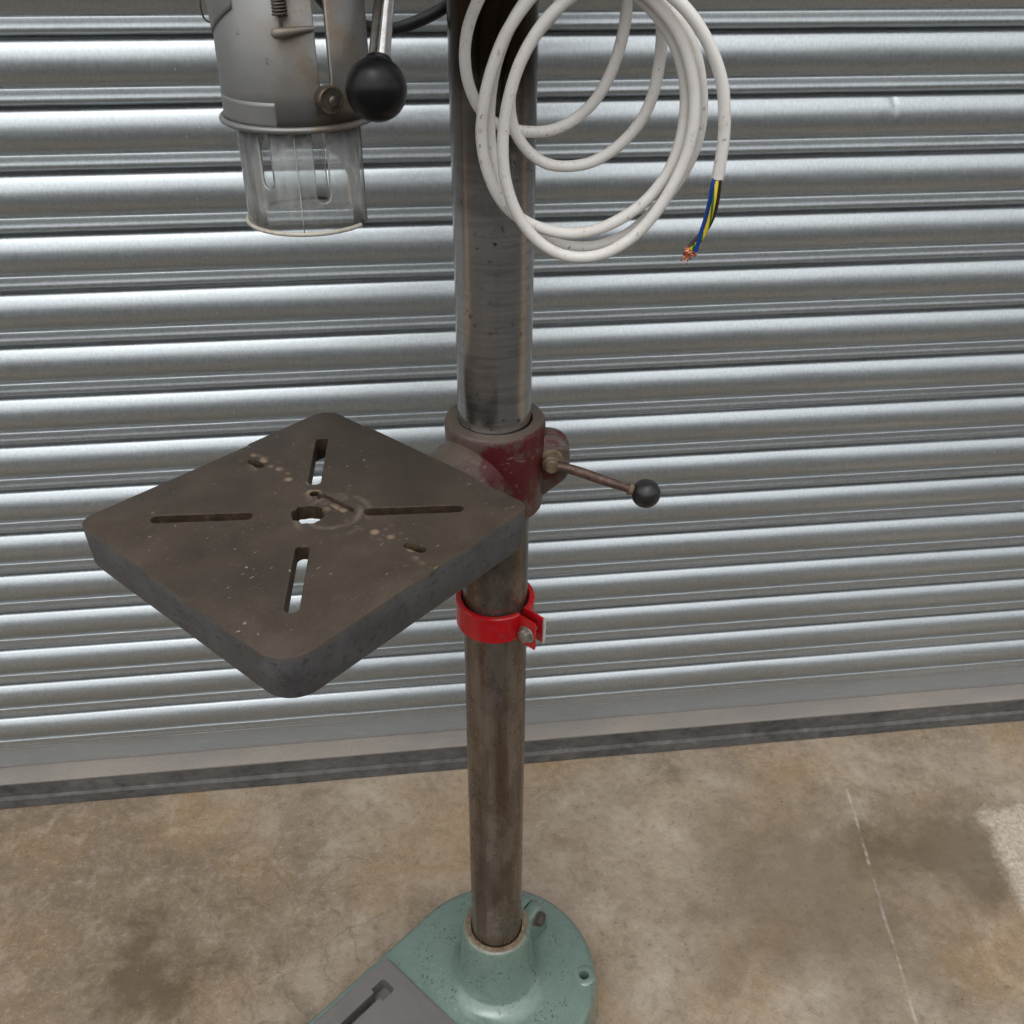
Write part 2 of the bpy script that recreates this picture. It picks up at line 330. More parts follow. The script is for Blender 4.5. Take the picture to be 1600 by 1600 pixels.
def m_column():
    n = N('column_steel'); x, y, z = n.sep()
    ring = n.noise(1, 4, .7, n.map((14, 14, 520))); ring2 = n.noise(1, 2, .5, n.map((18, 18, 170))); blot = n.noise(16, 6, .65, n.map((1, 1, .55))); fine = n.noise(260, 4, .6); streak = n.noise(1, 4, .6, n.map((55, 55, 3)))
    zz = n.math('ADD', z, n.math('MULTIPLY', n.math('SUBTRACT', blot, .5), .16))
    brown = n.mix(n.ramp(blot, (.36, 0), (.64, 1)), (.085, .064, .046), (.25, .212, .172)); brown = n.mix(n.math('MULTIPLY', n.ramp(streak, (.46, 0), (.62, 1)), .7), brown, (.085, .048, .026))
    steel = n.mix(n.ramp(ring, (.35, 0), (.65, 1)), (.40, .385, .37), (.50, .485, .47)); steel = n.mix(n.math('MULTIPLY', n.ramp(streak, (.50, 0), (.68, 1)), .32), steel, (.11, .088, .068)); steel = n.mix(n.math('MULTIPLY', n.ramp(ring2, (.54, 0), (.68, 1)), .24), steel, (.09, .08, .072))
    oil_shade = n.mix(blot, (.020, .013, .008), (.055, .038, .025))  # dark grease together with the shade and reflection of the head, painted in
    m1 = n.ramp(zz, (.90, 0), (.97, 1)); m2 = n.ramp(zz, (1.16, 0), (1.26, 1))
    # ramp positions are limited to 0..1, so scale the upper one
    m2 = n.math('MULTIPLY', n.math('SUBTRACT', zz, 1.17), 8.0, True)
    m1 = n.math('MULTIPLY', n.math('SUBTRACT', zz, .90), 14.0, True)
    c = n.mix(m1, brown, steel); c = n.mix(m2, c, oil_shade)
    pit = n.math('MULTIPLY', n.ramp(n.noise(190, 3, .55, n.map((1, 1, .8))), (.63, 0), (.68, 1)), n.ramp(n.noise(21, 3), (.44, 0), (.58, 1)))
    c = n.mix(n.math('MULTIPLY', pit, .85), c, (.022, .015, .010))
    n.set(Base_Color=c, Metallic=n.math('ADD', .65, n.math('MULTIPLY', m1, .3)), Roughness=n.mix(m1, n.ramp(blot, (.3, .20), (.7, .34)), n.ramp(ring, (.3, .19), (.7, .27))))
    h = n.math('ADD', n.math('MULTIPLY', ring, .05), n.math('SUBTRACT', n.math('MULTIPLY', fine, .5), pit)); n.bump(h, .12, .0006); return n.m
def m_table():
    n = N('cast_iron_table'); g = n.t.nodes.new('ShaderNodeNewGeometry'); nz = n.sep(g.outputs['Normal'])[2]; x, y, z = n.sep()
    blot = n.noise(22, 6, .62, dist=.4); big = n.noise(7, 4, .6, dist=.6); fine = n.noise(330, 4, .65); stroke = n.noise(1, 3, .6, n.map((420, 30, 1), rot=(0, 0, .75)))
    c = n.ramp(blot, (.3, (.046, .035, .026)), (.5, (.070, .054, .041)), (.72, (.095, .075, .058)))
    c = n.mix(n.math('MULTIPLY', n.ramp(big, (.54, 0), (.64, 1)), .6), c, (.048, .038, .031)); c = n.mix(n.math('MULTIPLY', stroke, .25), c, (.13, .108, .088))
    oilspot = n.math('MULTIPLY', n.ramp(n.vor(30, co=n.map(loc=(.3, .1, 0))), (.10, 1), (.22, 0)), n.ramp(n.noise(11, 3, co=n.map(loc=(3, 1, 2))), (.60, 0), (.66, 1)))
    c = n.mix(n.math('MULTIPLY', oilspot, .6), c, (.03, .024, .02))
    # bright nicks
    nick = n.math('MULTIPLY', n.ramp(n.noise(230, 4, .6, n.map((1, .45, 1), rot=(0, 0, .6))), (.65, 0), (.70, 1)), n.ramp(n.noise(20, 3, co=n.map(loc=(5, 2, 1))), (.47, 0), (.62, 1)))
    dust = n.math('MULTIPLY', n.ramp(n.noise(620, 3, .6, n.map((1, .7, 1))), (.62, 0), (.70, 1)), n.ramp(n.noise(16, 4, .6, n.map(loc=(1, 7, 3))), (.40, .15), (.62, 1)))
    c = n.mix(n.math('MULTIPLY', dust, .55), c, (.24, .20, .155))
    c = n.mix(n.math('MULTIPLY', nick, .85), c, (.50, .42, .32))
    # row of drill marks along the middle
    bandm = n.ramp(n.math('ABSOLUTE', n.math('SUBTRACT', y, n.math('ADD', .022, n.math('MULTIPLY', n.math('SUBTRACT', n.noise(18, 2), .5), .03)))), (.004, 1), (.009, 0))
    dot = n.math('MULTIPLY', n.ramp(n.vor(95, co=n.map(loc=(.02, .4, 0))), (.22, 1), (.46, 0)), n.math('MULTIPLY', bandm, n.ramp(n.noise(26, 2, co=n.map(loc=(1, 2, 8))), (.28, 0), (.38, 1))))
    c = n.mix(n.math('MULTIPLY', dot, .8), c, n.mix(fine, (.26, .17, .105), (.44, .33, .23)))
    # scribed circles left by a cutter
    for cen, r in (((.016, .012), .030), ((.013, .014), .022), ((-.015, .032), .019)):
        d = n.math('ABSOLUTE', n.math('SUBTRACT', n.circ(cen), r))
        c = n.mix(n.math('MULTIPLY', n.ramp(d, (.0001, 1), (.0006, 0)), n.ramp(n.noise(30, 3, co=n.map(loc=(r * 90, 0, 0))), (.46, 0), (.62, .5))), c, (.28, .24, .20))
    pitc = n.noise(45, 6, .7); paint = n.ramp(pitc, (.34, (.050, .048, .047)), (.50, (.068, .067, .067)), (.66, (.083, .082, .082)))
    chips = n.ramp(n.noise(150, 5, .7, n.map((1, 1, 1.3))), (.56, 0), (.61, 1)); paint = n.mix(n.math('MULTIPLY', chips, .55), paint, (.022, .017, .015))
    paint = n.mix(n.math('MULTIPLY', n.ramp(n.noise(36, 4, .6, n.map(loc=(2, 9, 4))), (.62, 0), (.70, 1)), .35), paint, (.050, .018, .017))
    wear = n.math('MULTIPLY', n.ramp(n.math('ADD', n.math('MULTIPLY', z, 100), n.math('MULTIPLY', pitc, .9)), (-.1, 0), (.35, 1)), 1)
    side = n.mix(n.math('MULTIPLY', wear, .6), paint, (.10, .075, .058))
    rust = n.ramp(n.noise(120, 5, .7), (.35, (.018, .012, .008)), (.6, (.055, .036, .020)), (.75, (.16, .11, .065)))
    inner = n.math('MULTIPLY', n.ramp(n.math('ABSOLUTE', x), (.1115, 1), (.113, 0)), n.ramp(n.math('ABSOLUTE', y), (.1115, 1), (.113, 0)))
    side = n.mix(inner, side, rust)
    up = n.ramp(nz, (.55, 0), (.85, 1)); c = n.mix(up, side, c)
    n.set(Base_Color=c, Metallic=n.math('MULTIPLY', up, .25), Roughness=n.mix(up, n.ramp(pitc, (.3, .45), (.7, .6)), n.ramp(blot, (.3, .42), (.7, .58))), Specular_IOR_Level=n.math('ADD', .14, n.math('MULTIPLY', n.math('SUBTRACT', 1, up), .2)))
    h = n.math('ADD', n.math('MULTIPLY', fine, .35), n.math('MULTIPLY', n.math('MULTIPLY', pitc, n.math('SUBTRACT', 1, up)), 3)); h = n.math('SUBTRACT', h, n.math('ADD', n.math('MULTIPLY', nick, .6), n.math('MULTIPLY', dot, 1.0)))
    n.bump(h, .3, .001); return n.m
def m_collar():
    n = N('maroon_paint'); g = n.t.nodes.new('ShaderNodeNewGeometry'); nz = n.sep(g.outputs['Normal'])[2]
    b = n.noise(26, 6, .66, dist=.4); f = n.noise(210, 5, .68); iron = n.mix(f, (.05, .038, .03), (.14, .115, .095))
    c = n.mix(b, (.042, .0032, .0040), (.095, .0070, .0082)); wear = n.ramp(n.noise(19, 6, .68, n.map(loc=(1, 4, 2))), (.47, 0), (.55, 1))
    c = n.mix(n.math('MULTIPLY', wear, .75), c, iron); chip = n.ramp(n.noise(75, 5, .7, n.map((.6, .6, 1.5))), (.59, 0), (.63, 1)); c = n.mix(n.math('MULTIPLY', chip, .35), c, (.24, .20, .18))
    c = n.mix(n.ramp(n.math('ADD', nz, n.math('MULTIPLY', n.math('SUBTRACT', b, .5), .5)), (.78, 0), (.96, 1)), c, n.mix(b, (.055, .040, .028), (.14, .11, .082)))
    n.set(Base_Color=c, Roughness=n.ramp(b, (.3, .27), (.7, .50))); n.bump(n.math('ADD', n.math('MULTIPLY', b, 2), f), .35, .0012); return n.m
def m_green():
    n = N('green_hammered_paint'); b = n.noise(14, 5, .6); f = n.noise(520, 3, .6)
    c = n.mix(b, (.116, .176, .146), (.170, .240, .202)); spot = n.math('MULTIPLY', n.ramp(n.noise(200, 3, .55, n.map((1, 1.6, 1))), (.60, 0), (.64, 1)), n.ramp(n.noise(24, 3), (.46, 0), (.58, 1)))
    wave = n.noise(110, 3, .6)
    c = n.mix(n.math('MULTIPLY', n.ramp(wave, (.45, 0), (.7, 1)), .30), c, (.20, .29, .24)); c = n.mix(n.math('MULTIPLY', spot, .85), c, (.022, .036, .032))
    sp2 = n.math('MULTIPLY', n.ramp(n.vor(160, co=n.map(loc=(1, 2, 3))), (.04, 1), (.14, 0)), n.ramp(n.noise(30, 2, co=n.map(loc=(4, 4, 4))), (.56, 0), (.63, 1))); c = n.mix(sp2, c, (.62, .68, .64))
    x, y, z = n.sep(); ru = n.math('MULTIPLY', n.ramp(n.math('ADD', n.circ((0, 0)), n.math('MULTIPLY', n.math('SUBTRACT', n.noise(60, 4, .7), .5), .012)), (.0425, 1), (.0465, 0)), n.ramp(z, (.17, 0), (.176, 1)))
    rust = n.ramp(n.noise(150, 5, .7), (.35, (.10, .065, .038)), (.6, (.22, .155, .095)), (.75, (.30, .23, .16)))
    low = n.math('MULTIPLY', n.ramp(n.math('ADD', z, n.math('MULTIPLY', n.noise(40, 4), .02)), (.03, 1), (.065, 0)), n.ramp(n.noise(45, 5, .65), (.45, 0), (.6, .8)))
    c = n.mix(low, c, (.19, .14, .075)); c = n.mix(ru, c, rust)
    n.set(Base_Color=c, Metallic=.12, Roughness=n.mix(ru, n.ramp(b, (.3, .17), (.7, .26)), .8), Coat_Weight=.6, Coat_Roughness=.10)
    n.bump(n.math('ADD', n.math('MULTIPLY', wave, 2.2), n.math('SUBTRACT', n.math('MULTIPLY', f, .6), spot)), .22, .0007); return n.m
def m_pad():
    n = N('ground_iron_pad'); b = n.noise(11, 5, .6); f = n.noise(1, 3, .6, n.map((300, 25, 1), rot=(0, 0, .3)))
    c = n.mix(b, (.13, .118, .112), (.235, .22, .21)); c = n.mix(n.math('MULTIPLY', f, .3), c, (.30, .28, .265)); pit = n.math('MULTIPLY', n.ramp(n.vor(90), (.0, 1), (.12, 0)), n.ramp(n.noise(23, 3), (.58, 0), (.64, 1)))
    c = n.mix(pit, c, (.04, .032, .027)); n.set(Base_Color=c, Metallic=.55, Roughness=n.ramp(b, (.3, .42), (.7, .55))); n.bump(n.math('ADD', f, n.noise(300, 3)), .12, .0006); return n.m
def m_guard():
    n = N('worn_guard_metal'); b = n.noise(24, 6, .65, dist=.3); f = n.noise(280, 5, .65); d = n.noise(48, 6, .7, n.map(loc=(3, 3, 3)))
    c = n.mix(b, (.19, .192, .188), (.275, .275, .268)); x, y, z = n.sep()
    rus = n.math('MULTIPLY', n.ramp(d, (.38, 0), (.58, 1)), n.math('MULTIPLY', n.math('ADD', n.math('SUBTRACT', x, -.158), n.math('MULTIPLY', n.math('SUBTRACT', b, .5), .05)), 28, True))
    c = n.mix(n.math('MULTIPLY', rus, .95), c, n.mix(f, (.15, .118, .088), (.27, .225, .175))); dk = n.ramp(n.noise(90, 4, .7), (.68, 0), (.72, 1)); c = n.mix(n.math('MULTIPLY', dk, .7), c, (.06, .055, .05))
    n.set(Base_Color=c, Metallic=.6, Roughness=n.ramp(b, (.3, .42), (.7, .58))); n.bump(f, .12, .0006); return n.m
def m_metal(name, col, rough, metal=1.0, dirt=None, ds=90, amt=.7):
    n = N(name); f = n.noise(300, 4, .6); c = n.mix(f, tuple(v * .82 for v in col), col)
    if dirt: c = n.mix(n.math('MULTIPLY', n.ramp(n.noise(ds, 5, .65), (.45, 0), (.62, 1)), amt), c, dirt)
    n.set(Base_Color=c, Metallic=metal, Roughness=n.ramp(f, (.3, rough * .8), (.7, rough * 1.2))); n.bump(f, .08, .0004); return n.m
def m_paint(name, col, rough, dirt=None, amt=.5, thr=.62, spec=.5):
    n = N(name); b = n.noise(60, 5, .6); c = n.mix(b, tuple(v * .86 for v in col), col)
    if dirt: c = n.mix(n.math('MULTIPLY', n.ramp(n.noise(150, 5, .68), (thr, 0), (thr + .05, 1)), amt), c, dirt)
    n.set(Base_Color=c, Roughness=n.ramp(b, (.3, rough * .85), (.7, rough * 1.15)), Specular_IOR_Level=spec); n.bump(n.noise(190, 3), .05, .0006); return n.m
def m_cable():
    n = N('white_pvc'); sp = n.math('MULTIPLY', n.ramp(n.noise(330, 4, .7, n.map((1, 1, .55))), (.59, 0), (.66, 1)), n.ramp(n.noise(28, 3), (.46, 0), (.62, 1)))
    c = n.mix(n.noise(22, 4), (.72, .69, .65), (.84, .82, .79)); c = n.mix(n.math('MULTIPLY', n.ramp(n.noise(45, 4, .6), (.55, 0), (.75, 1)), .35), c, (.55, .47, .36))
    c = n.mix(n.math('MULTIPLY', sp, .65), c, (.10, .08, .065)); n.set(Base_Color=c, Roughness=.42, Specular_IOR_Level=.4); n.bump(n.noise(240, 3), .05, .0005); return n.m
def m_clear(name='scratched_clear_plastic', haze=(.09, .36), tint=(.93, .95, .95)):
    n = N(name); nd = n.t.nodes; s = n.noise(1, 5, .7, n.map((190, 190, 22), rot=(.5, .25, .6))); hz = n.noise(38, 5, .65); bp = n.t.nodes.new('ShaderNodeBump'); bp.inputs['Strength'].default_value = .05; bp.inputs['Distance'].default_value = .0005; n.put(bp.inputs['Height'], hz)
    tr = nd.new('ShaderNodeBsdfTransparent'); tr.inputs[0].default_value = tint + (1,); gl = nd.new('ShaderNodeBsdfGlossy'); gl.inputs[0].default_value = (1, 1, 1, 1)
    n.put(gl.inputs['Roughness'], n.ramp(s, (.40, .06), (.66, .30))); n.put(gl.inputs['Normal'], bp.outputs[0])
    fr = nd.new('ShaderNodeFresnel'); fr.inputs[0].default_value = 1.38; df = nd.new('ShaderNodeBsdfDiffuse'); df.inputs[0].default_value = (.62, .63, .61, 1)
    m1 = nd.new('ShaderNodeMixShader'); m2 = nd.new('ShaderNodeMixShader'); L = n.t.links.new
    L(fr.outputs[0], m1.inputs[0]); L(tr.outputs[0], m1.inputs[1]); L(gl.outputs[0], m1.inputs[2])
    n.put(m2.inputs[0], n.ramp(n.math('ADD', n.math('MULTIPLY', hz, .5), n.math('MULTIPLY', s, .5)), (.38, haze[0]), (.64, haze[1]))); L(m1.outputs[0], m2.inputs[1]); L(df.outputs[0], m2.inputs[2]); L(m2.outputs[0], n.out.inputs[0])
    nd.remove(n.b); return n.m
def m_earth():
    n = N('green_yellow_wire'); w = n.t.nodes.new('ShaderNodeTexWave'); w.inputs['Scale'].default_value = 70; n.put(w.inputs[0], n.map((1, 1, 0.12)))
    n.set(Base_Color=n.ramp(w.outputs[1], (.60, (.66, .50, .03)), (.68, (.66, .50, .03)), (.74, (.03, .13, .02))), Roughness=.4); return n.m
def m_brick():
    n = N('brick_wall'); b = n.t.nodes.new('ShaderNodeTexBrick'); n.put(b.inputs['Vector'], n.map((1, 1, 1), rot=(R(90), 0, 0)))
    b.inputs['Scale'].default_value = 4.4; b.inputs['Color1'].default_value = (.16, .085, .06, 1); b.inputs['Color2'].default_value = (.11, .062, .048, 1); b.inputs['Mortar'].default_value = (.2, .18, .16, 1); b.inputs['Mortar Size'].default_value = .012
    n.set(Base_Color=b.outputs[0], Roughness=.85); return n.m

# ------------------------------------------------------------------ the setting
SCR = ((0.6918, 0.3455), (0.6127, -0.114)); PATCH = ((0.8939, 0.2524), (1.0014, 0.2579), (0.8738, 0.0901))
STAIN = [(-0.5313, 0.0966), (0.2185, 0.0323), (0.8061, 0.1681), (0.54, 0.1096)]
M_GAL, M_RAIL, M_LEDGE, M_RUB = m_galv(), m_rail(), m_ledge(), m_rubber()
G = 60.0
ground = mk('ground', [(-G, -G, 0), (G, -G, 0), (G, G, 0), (-G, G, 0)], [(0, 1, 2, 3)], m_ground(SCR, PATCH, STAIN), smooth=False)
ground['kind'] = 'structure'; ground['label'] = 'stained brown concrete yard floor with cracks and a pale scratch'

# roller shutter: every curved lath is a part of its own
X0, X1, YJ, P = -2.3, 2.9, .4844, .0762
shutter = empty('roller_shutter', (.3, YJ, 0), 'galvanised grey roller shutter door of curved horizontal laths behind the drill', 'shutter')
def lath_profile():
    pr = [(.030, -.006), (.016, -.0052), (.004, -.0058), (-.0012, -.0050), (-.0030, -.0030)]     # (height, outward), tucked behind the bead above
    zt, zb, sag, base = -.0036, -.0535, .0105, .0003                              # the big convex curve
    ch = (zt - zb) / 2; rad = (ch * ch + sag * sag) / (2 * sag); am = math.asin(ch / rad)
    for k in range(17):
        a = am - 2 * am * k / 16; pr.append(((zt + zb) / 2 + rad * math.sin(a), base + rad * math.cos(a) - (rad - sag)))
    pr += [(-.0541, .0002), (-.0547, .0010), (-.0551, .0020), (-.0556, .0026), (-.0563, .0029)]
    z_, o_, st_ = -.0563, .0029, .00098
    for k in range(13):                                                           # the rolled lower edge, gently convex
        a = 8 - 6 * k if k < 5 else -22 + (k - 4) * 0; a = (9, 7, 5, 5, 9, 15, 19, 12, 0, -14, -30, -48, -66)[k]
        z_ -= st_ * math.cos(R(a)) * 1.42; o_ += st_ * math.sin(R(a)) * 1.42; pr.append((z_, o_))
    pr += [(-.0757, pr[-1][1] - .0022), (-.0760, -.0040), (-.0761, -.0070)]
    return pr
PR = lath_profile()
def lath_mesh(seed, dent=None):
    nx = 240; vs = []; fs = []; m = len(PR); rg = random.Random(seed * 31 + 5)
    bumps = [(rg.uniform(X0, X1), rg.uniform(-.045, -.008), rg.uniform(.02, .07), rg.uniform(-.0004, .0009)) for _ in range(14)]
    for i in range(nx + 1):
        x = X0 + (X1 - X0) * i / nx
        if dent:                                                                  # pack columns round the dent
            s = (i / nx) * 2 - 1; x = dent[0] + (abs(s) ** 3 * .97 + abs(s) * .03) * (1 if s > 0 else -1) * (X1 - dent[0] if s > 0 else dent[0] - X0)
        w = .0009 * noise.noise((x * 1.7, seed * 9.1, 0)) + .00025 * noise.noise((x * 7, seed * 5.3, 3))
        for z, o in PR:
            oo = o + w + .0002 * noise.noise((x * 11, z * 60, seed))
            if dent:
                dx = x - dent[0] - (z - dent[1]) * -.35; dz = (z - dent[1]) / .012
                oo -= .0016 * math.exp(-(dx / .0045) ** 2 - dz * dz) - .0006 * math.exp(-((dx + .014) / .008) ** 2 - dz * dz)
            for bx, bz, br, bd in bumps: oo -= bd * math.exp(-((x - bx) / br) ** 2 - ((z - bz) / .014) ** 2)
            vs.append((x, -oo, z))
    for i in range(nx):
        for k in range(m - 1): a = i * m + k; fs.append((a, a + m, a + m + 1, a + 1))
    me = bpy.data.meshes.new('lath'); me.from_pydata(vs, [], fs); me.materials.append(M_GAL); finish(me, True, 50); return me
LV = [lath_mesh(s) for s in range(6)]
Z_TOP0 = 1.2541
for k in range(-20, 15):                                                          # k = 0 is the first joint below the frame's top
    me = LV[(k * 5 + 3) % 6]
    if k == 1: me = lath_mesh(11, dent=(.579, -.0148))
    zt = Z_TOP0 - (k - 1) * P - P
    lo = link('lath', me, M_GAL, shutter, Matrix.Translation((0, YJ + random.uniform(-.0004, .0004), Z_TOP0 - k * P + random.uniform(-.0003, .0003))))
    if k == 1: lo['label'] = 'dented lath'
zb = Z_TOP0 - 15 * P
def extr(name, prof, mat, x0, x1, parent, nx=60, amp=.0008, label=None):
    vs = []; fs = []; m = len(prof)
    for i in range(nx + 1):
        x = x0 + (x1 - x0) * i / nx
        for j, (y, z) in enumerate(prof): vs.append((x, y + amp * noise.noise((x * 5, j * .7, 2)), max(0.0005, z + amp * noise.noise((x * 6, j * .9, 7)))))
    for i in range(nx):
        for k in range(m): k2 = (k + 1) % m; a = i * m; fs.append((a + k, a + m + k, a + m + k2, a + k2))
    fs += [tuple(range(m)), tuple(range(nx * m, nx * m + m))]
    return mk(name, vs, fs, mat, parent, label=label, sharp=30)
yr = YJ + .001
rail = extr('bottom_rail', [(yr + .012, zb + .006), (yr + .004, zb + .006), (yr - .001, zb + .0005), (yr, zb - .004), (yr, .0635), (yr + .012, .0635)], M_RAIL, X0, X1, shutter, amp=.0002, label='flat grey steel bottom bar')
extr('rail_flange', [(yr + .010, .0632), (yr - .0015, .0632), (.4515, .0615), (.4488, .0600), (.4488, .0572), (yr + .010, .0572)], M_LEDGE, X0, X1, shutter, amp=.0004, label='dusty projecting flange of the bottom bar')
extr('rubber_seal', [(yr, .0570), (.4510, .0570), (.4498, .0555), (.4500, .0260), (.4470, .0235), (.4445, .0215), (.4440, .0030), (.4460, .0006), (yr, .0006)], M_RUB, X0, X1, shutter, nx=220, amp=.0012, label='worn black rubber weather seal')
for x in (X0 - .055, X1 - .005):
    bmo('guide_channel', box_bm(x, x + .06, YJ - .045, YJ + .045, 0.001, 2.75, .004), M_RAIL, shutter)
M_BR = m_brick()
bmo('header_box', box_bm(X0 - .055, X1 + .055, YJ - .12, YJ + .25, 2.752, 3.15, .006), M_RAIL, shutter)
wall = empty('warehouse_wall', (0, YJ, 0), 'brick warehouse wall round the roller shutter', 'wall')
for a, b, z0, z1 in ((X0 - 6, X0 - .057, .0, 5.2), (X1 + .057, X1 + 6, .0, 5.2), (X0 - .056, X1 + .056, 3.152, 5.2)):
    bmo('wall_panel', box_bm(a, b, YJ + .02, YJ + .30, z0, z1), M_BR, wall, smooth=False)

# across the yard, unseen: added as the laths' dark reflection and to cut horizon light
M_CLAD = m_paint('grey_cladding', (.34, .32, .295), .6, (.15, .15, .15), .4, .55)
opp = empty('added_warehouse', (0, -14, 0), 'unseen grey clad warehouse added across the yard for the lath reflections and to cut horizon light', 'building')
bmo('wall', box_bm(-40, 40, -24, -14, .0, 3.4), M_BR, opp, smooth=False)
bmo('cladding', box_bm(-40.05, 40.05, -24.05, -13.95, 1.9, 4.4), M_CLAD, opp, smooth=False)
bmo('roof', box_bm(-40.4, 40.4, -24.4, -13.6, 4.402, 4.60, .02), M_CLAD, opp, smooth=False)
added_road = mk('added_road', [(-G, -G, .004), (G, -G, .004), (G, -.55, .004), (-G, -.55, .004)], [(0, 1, 2, 3)], m_paint('asphalt', (.055, .054, .052), .85, (.09, .085, .08), .6, .5), smooth=False)  # unseen asphalt, added to darken the lath reflections and the bounced light
added_road['kind'] = 'structure'; added_road['label'] = 'unseen dark asphalt added behind the camera to darken the reflections'

# ------------------------------------------------------------------ the drill press
drill = empty('drill_press', (0, 0, 0), 'old pillar drill with green base, square iron table and steel column', 'drill')
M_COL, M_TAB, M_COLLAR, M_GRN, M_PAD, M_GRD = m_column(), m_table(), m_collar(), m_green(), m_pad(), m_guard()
M_RED = m_paint('red_gloss_paint', (.50, .006, .010), .24, (.17, .05, .045), .7, .585)
M_ZINC = m_metal('zinc_bolt', (.50, .49, .46), .34, .9, (.22, .19, .15), 120)
M_DKB = m_metal('dark_bolt', (.105, .092, .082), .4, .5, (.10, .07, .05), 150)
M_BLK = m_paint('black_plastic', (.006, .006, .0065), .30, (.04, .036, .032), .25, .70, spec=.25)
M_BLKC = m_paint('black_cable', (.012, .012, .012), .45)
M_CHR = m_metal('polished_rod', (.72, .71, .70), .16, 1.0, (.42, .38, .33), 160, .5)
M_LEV = m_metal('rusty_lever', (.085, .048, .038), .42, .3, (.16, .10, .07), 120)
M_TAN = m_metal('dirty_washer', (.20, .15, .095), .6, .3, (.07, .05, .03), 150)
M_SPR = m_metal('dull_spring', (.16, .145, .125), .45, .8, (.08, .06, .045), 150)

RC = .0345
lathe_obj('column', [(0, .08), (RC, .08)] + [(RC, .08 + 1.62 * k / 40) for k in range(1, 41)] + [(0, 1.70)], M_COL, drill, 96, label='bare steel column, brown and oily above and below, head shade painted in at the top, turned bright in the middle')

# base: stadium plan, local x runs forward
BW = Matrix.Rotation(R(221.0), 4, 'Z')
def base_R(t):
    c, s = math.cos(t), math.sin(t)
    if c <= 0: return .147
    a = .147 / max(1e-6, abs(s)); b = .46 / max(1e-6, c); q = 16
    return (a ** -q + b ** -q) ** (-1 / q)
prof_in = [(.0350, .150), (.0352, .1795), (.0362, .1818), (.0420, .1822), (.0448, .1815), (.0468, .1792), (.0478, .1755), (.0488, .165), (.0500, .145), (.0514, .122), (.0535, .104), (.0568, .0915), (.0615, .0826), (.068, .0765), (.077, .0725), (.088, .0700), (.102, .0685)]
nt = 180; vs = []; fs = []
for i in range(nt):
    t = 2 * math.pi * i / nt; Rt = base_R(t); ct, st = math.cos(t), math.sin(t)
    col = [(r, z) for r, z in prof_in] + [(.102 + (Rt - .012 - .102) * f, .0685 - .0035 * f) for f in (.25, .5, .75, 1)] + [(Rt - .008, .0640), (Rt - .0045, .0618), (Rt - .0018, .0578), (Rt, .0520), (Rt + .0035, .030), (Rt + .0062, .006), (Rt + .0062, .0008)]
    col = [(.0350, .0008)] + col
    vs += [(r * ct, r * st, z) for r, z in col]; m = len(col)
for i in range(nt):
    j = (i + 1) % nt
    for k in range(m): k2 = (k + 1) % m; fs.append((i * m + k, j * m + k, j * m + k2, i * m + k2))
base = mk('base', vs, fs, M_GRN, drill, W=BW, label='green hammered-paint cast base with a flared column socket')
HOLE = BW.inverted() @ Vector((.1268, -.0215, 0))
def cutter(bm): return bmo('cutter', bm, None, None, BW)
def cyl_bm(x, y, r, z0, z1, n=28):
    bm = bmesh.new(); bmesh.ops.create_cone(bm, cap_ends=True, segments=n, radius1=r, radius2=r, depth=z1 - z0)
    for v in bm.verts: v.co += Vector((x, y, (z0 + z1) / 2))
    return bm
SLOT_Y = (.099, -.099)
cuts = [cutter(cyl_bm(HOLE.x, HOLE.y, .0068, .012, .12))]
cuts.append(cutter(box_bm(.1185, .437, -.122, .122, .0440, .12)))
bake_boolean(base, cuts)
# lug round the fixing hole
lathe_obj('mounting_lug', [(.0066, .030), (.0068, .0660), (.0078, .0674), (.0125, .0676), (.0165, .0655), (.0190, .0585), (.0210, .030), (.0215, .001)], M_GRN, base, 40, W=BW @ Matrix.Translation((HOLE.x, HOLE.y, 0)))
pl_out = rounded([(.0985, -.133), (.445, -.133), (.445, .133), (.0985, .133)], [.004] * 4, 4)
hl = []
for sy in SLOT_Y:
    hl.append([Vector(q) for q in rounded([(.1225, sy - .0125), (.146, sy - .0125), (.146, sy - .0062), (.366, sy - .0062), (.366, sy + .0062), (.146, sy + .0062), (.146, sy + .0125), (.1225, sy + .0125)], [.005, .002, .001, .002, .002, .001, .002, .005], 4)])
vv, ff = plate([(inset(pl_out, .0008), .0725), (pl_out, .0717), (pl_out, .0667), (inset(pl_out, .0205), .0666), (inset(pl_out, .0207), .0450)], [], [(l, .022) for l in hl])
mk('machined_pad', vv, ff, M_PAD, base, W=BW, sharp=30, label='bare machined iron pad with T-slots')
# split clamp lugs and bolt of the socket
AZ = R(48); LM = Matrix.Rotation(AZ, 4, 'Z')
lug = rounded([(.038, .060), (.106, .060), (.0945, .134), (.038, .134)], [0, .004, .0165, .002], 9)
for s in (1, -1):
    n_ = len(lug); vs = []
    for d, ins in ((.0012, .001), (.0022, 0), (.0130, 0), (.0165, .0012), (.0182, .0045)): vs += [LM @ Vector((p.x, s * (d + max(0, .11 - p.y) * .10), p.y)) for p in (inset(lug, ins) if ins else lug)]
    fs = [tuple(range(n_)), tuple(range(4 * n_, 5 * n_))]
    for i in range(4):
        for k in range(n_): k2 = (k + 1) % n_; fs.append((i * n_ + k, i * n_ + k2, (i + 1) * n_ + k2, (i + 1) * n_ + k))
    mk('clamp_lug', vs, fs, M_GRN, base, sharp=60)
bd = (LM.to_3x3() @ Vector((.10, -1, .12))).normalized(); bp_ = LM @ Vector((.0775, -.0178, .1172))
lathe_obj('clamp_washer', [(0, 0), (.0128, 0), (.0128, .0014), (.0118, .0020), (0, .0020)], M_TAN, base, 32, M=axisM(bp_, bd))
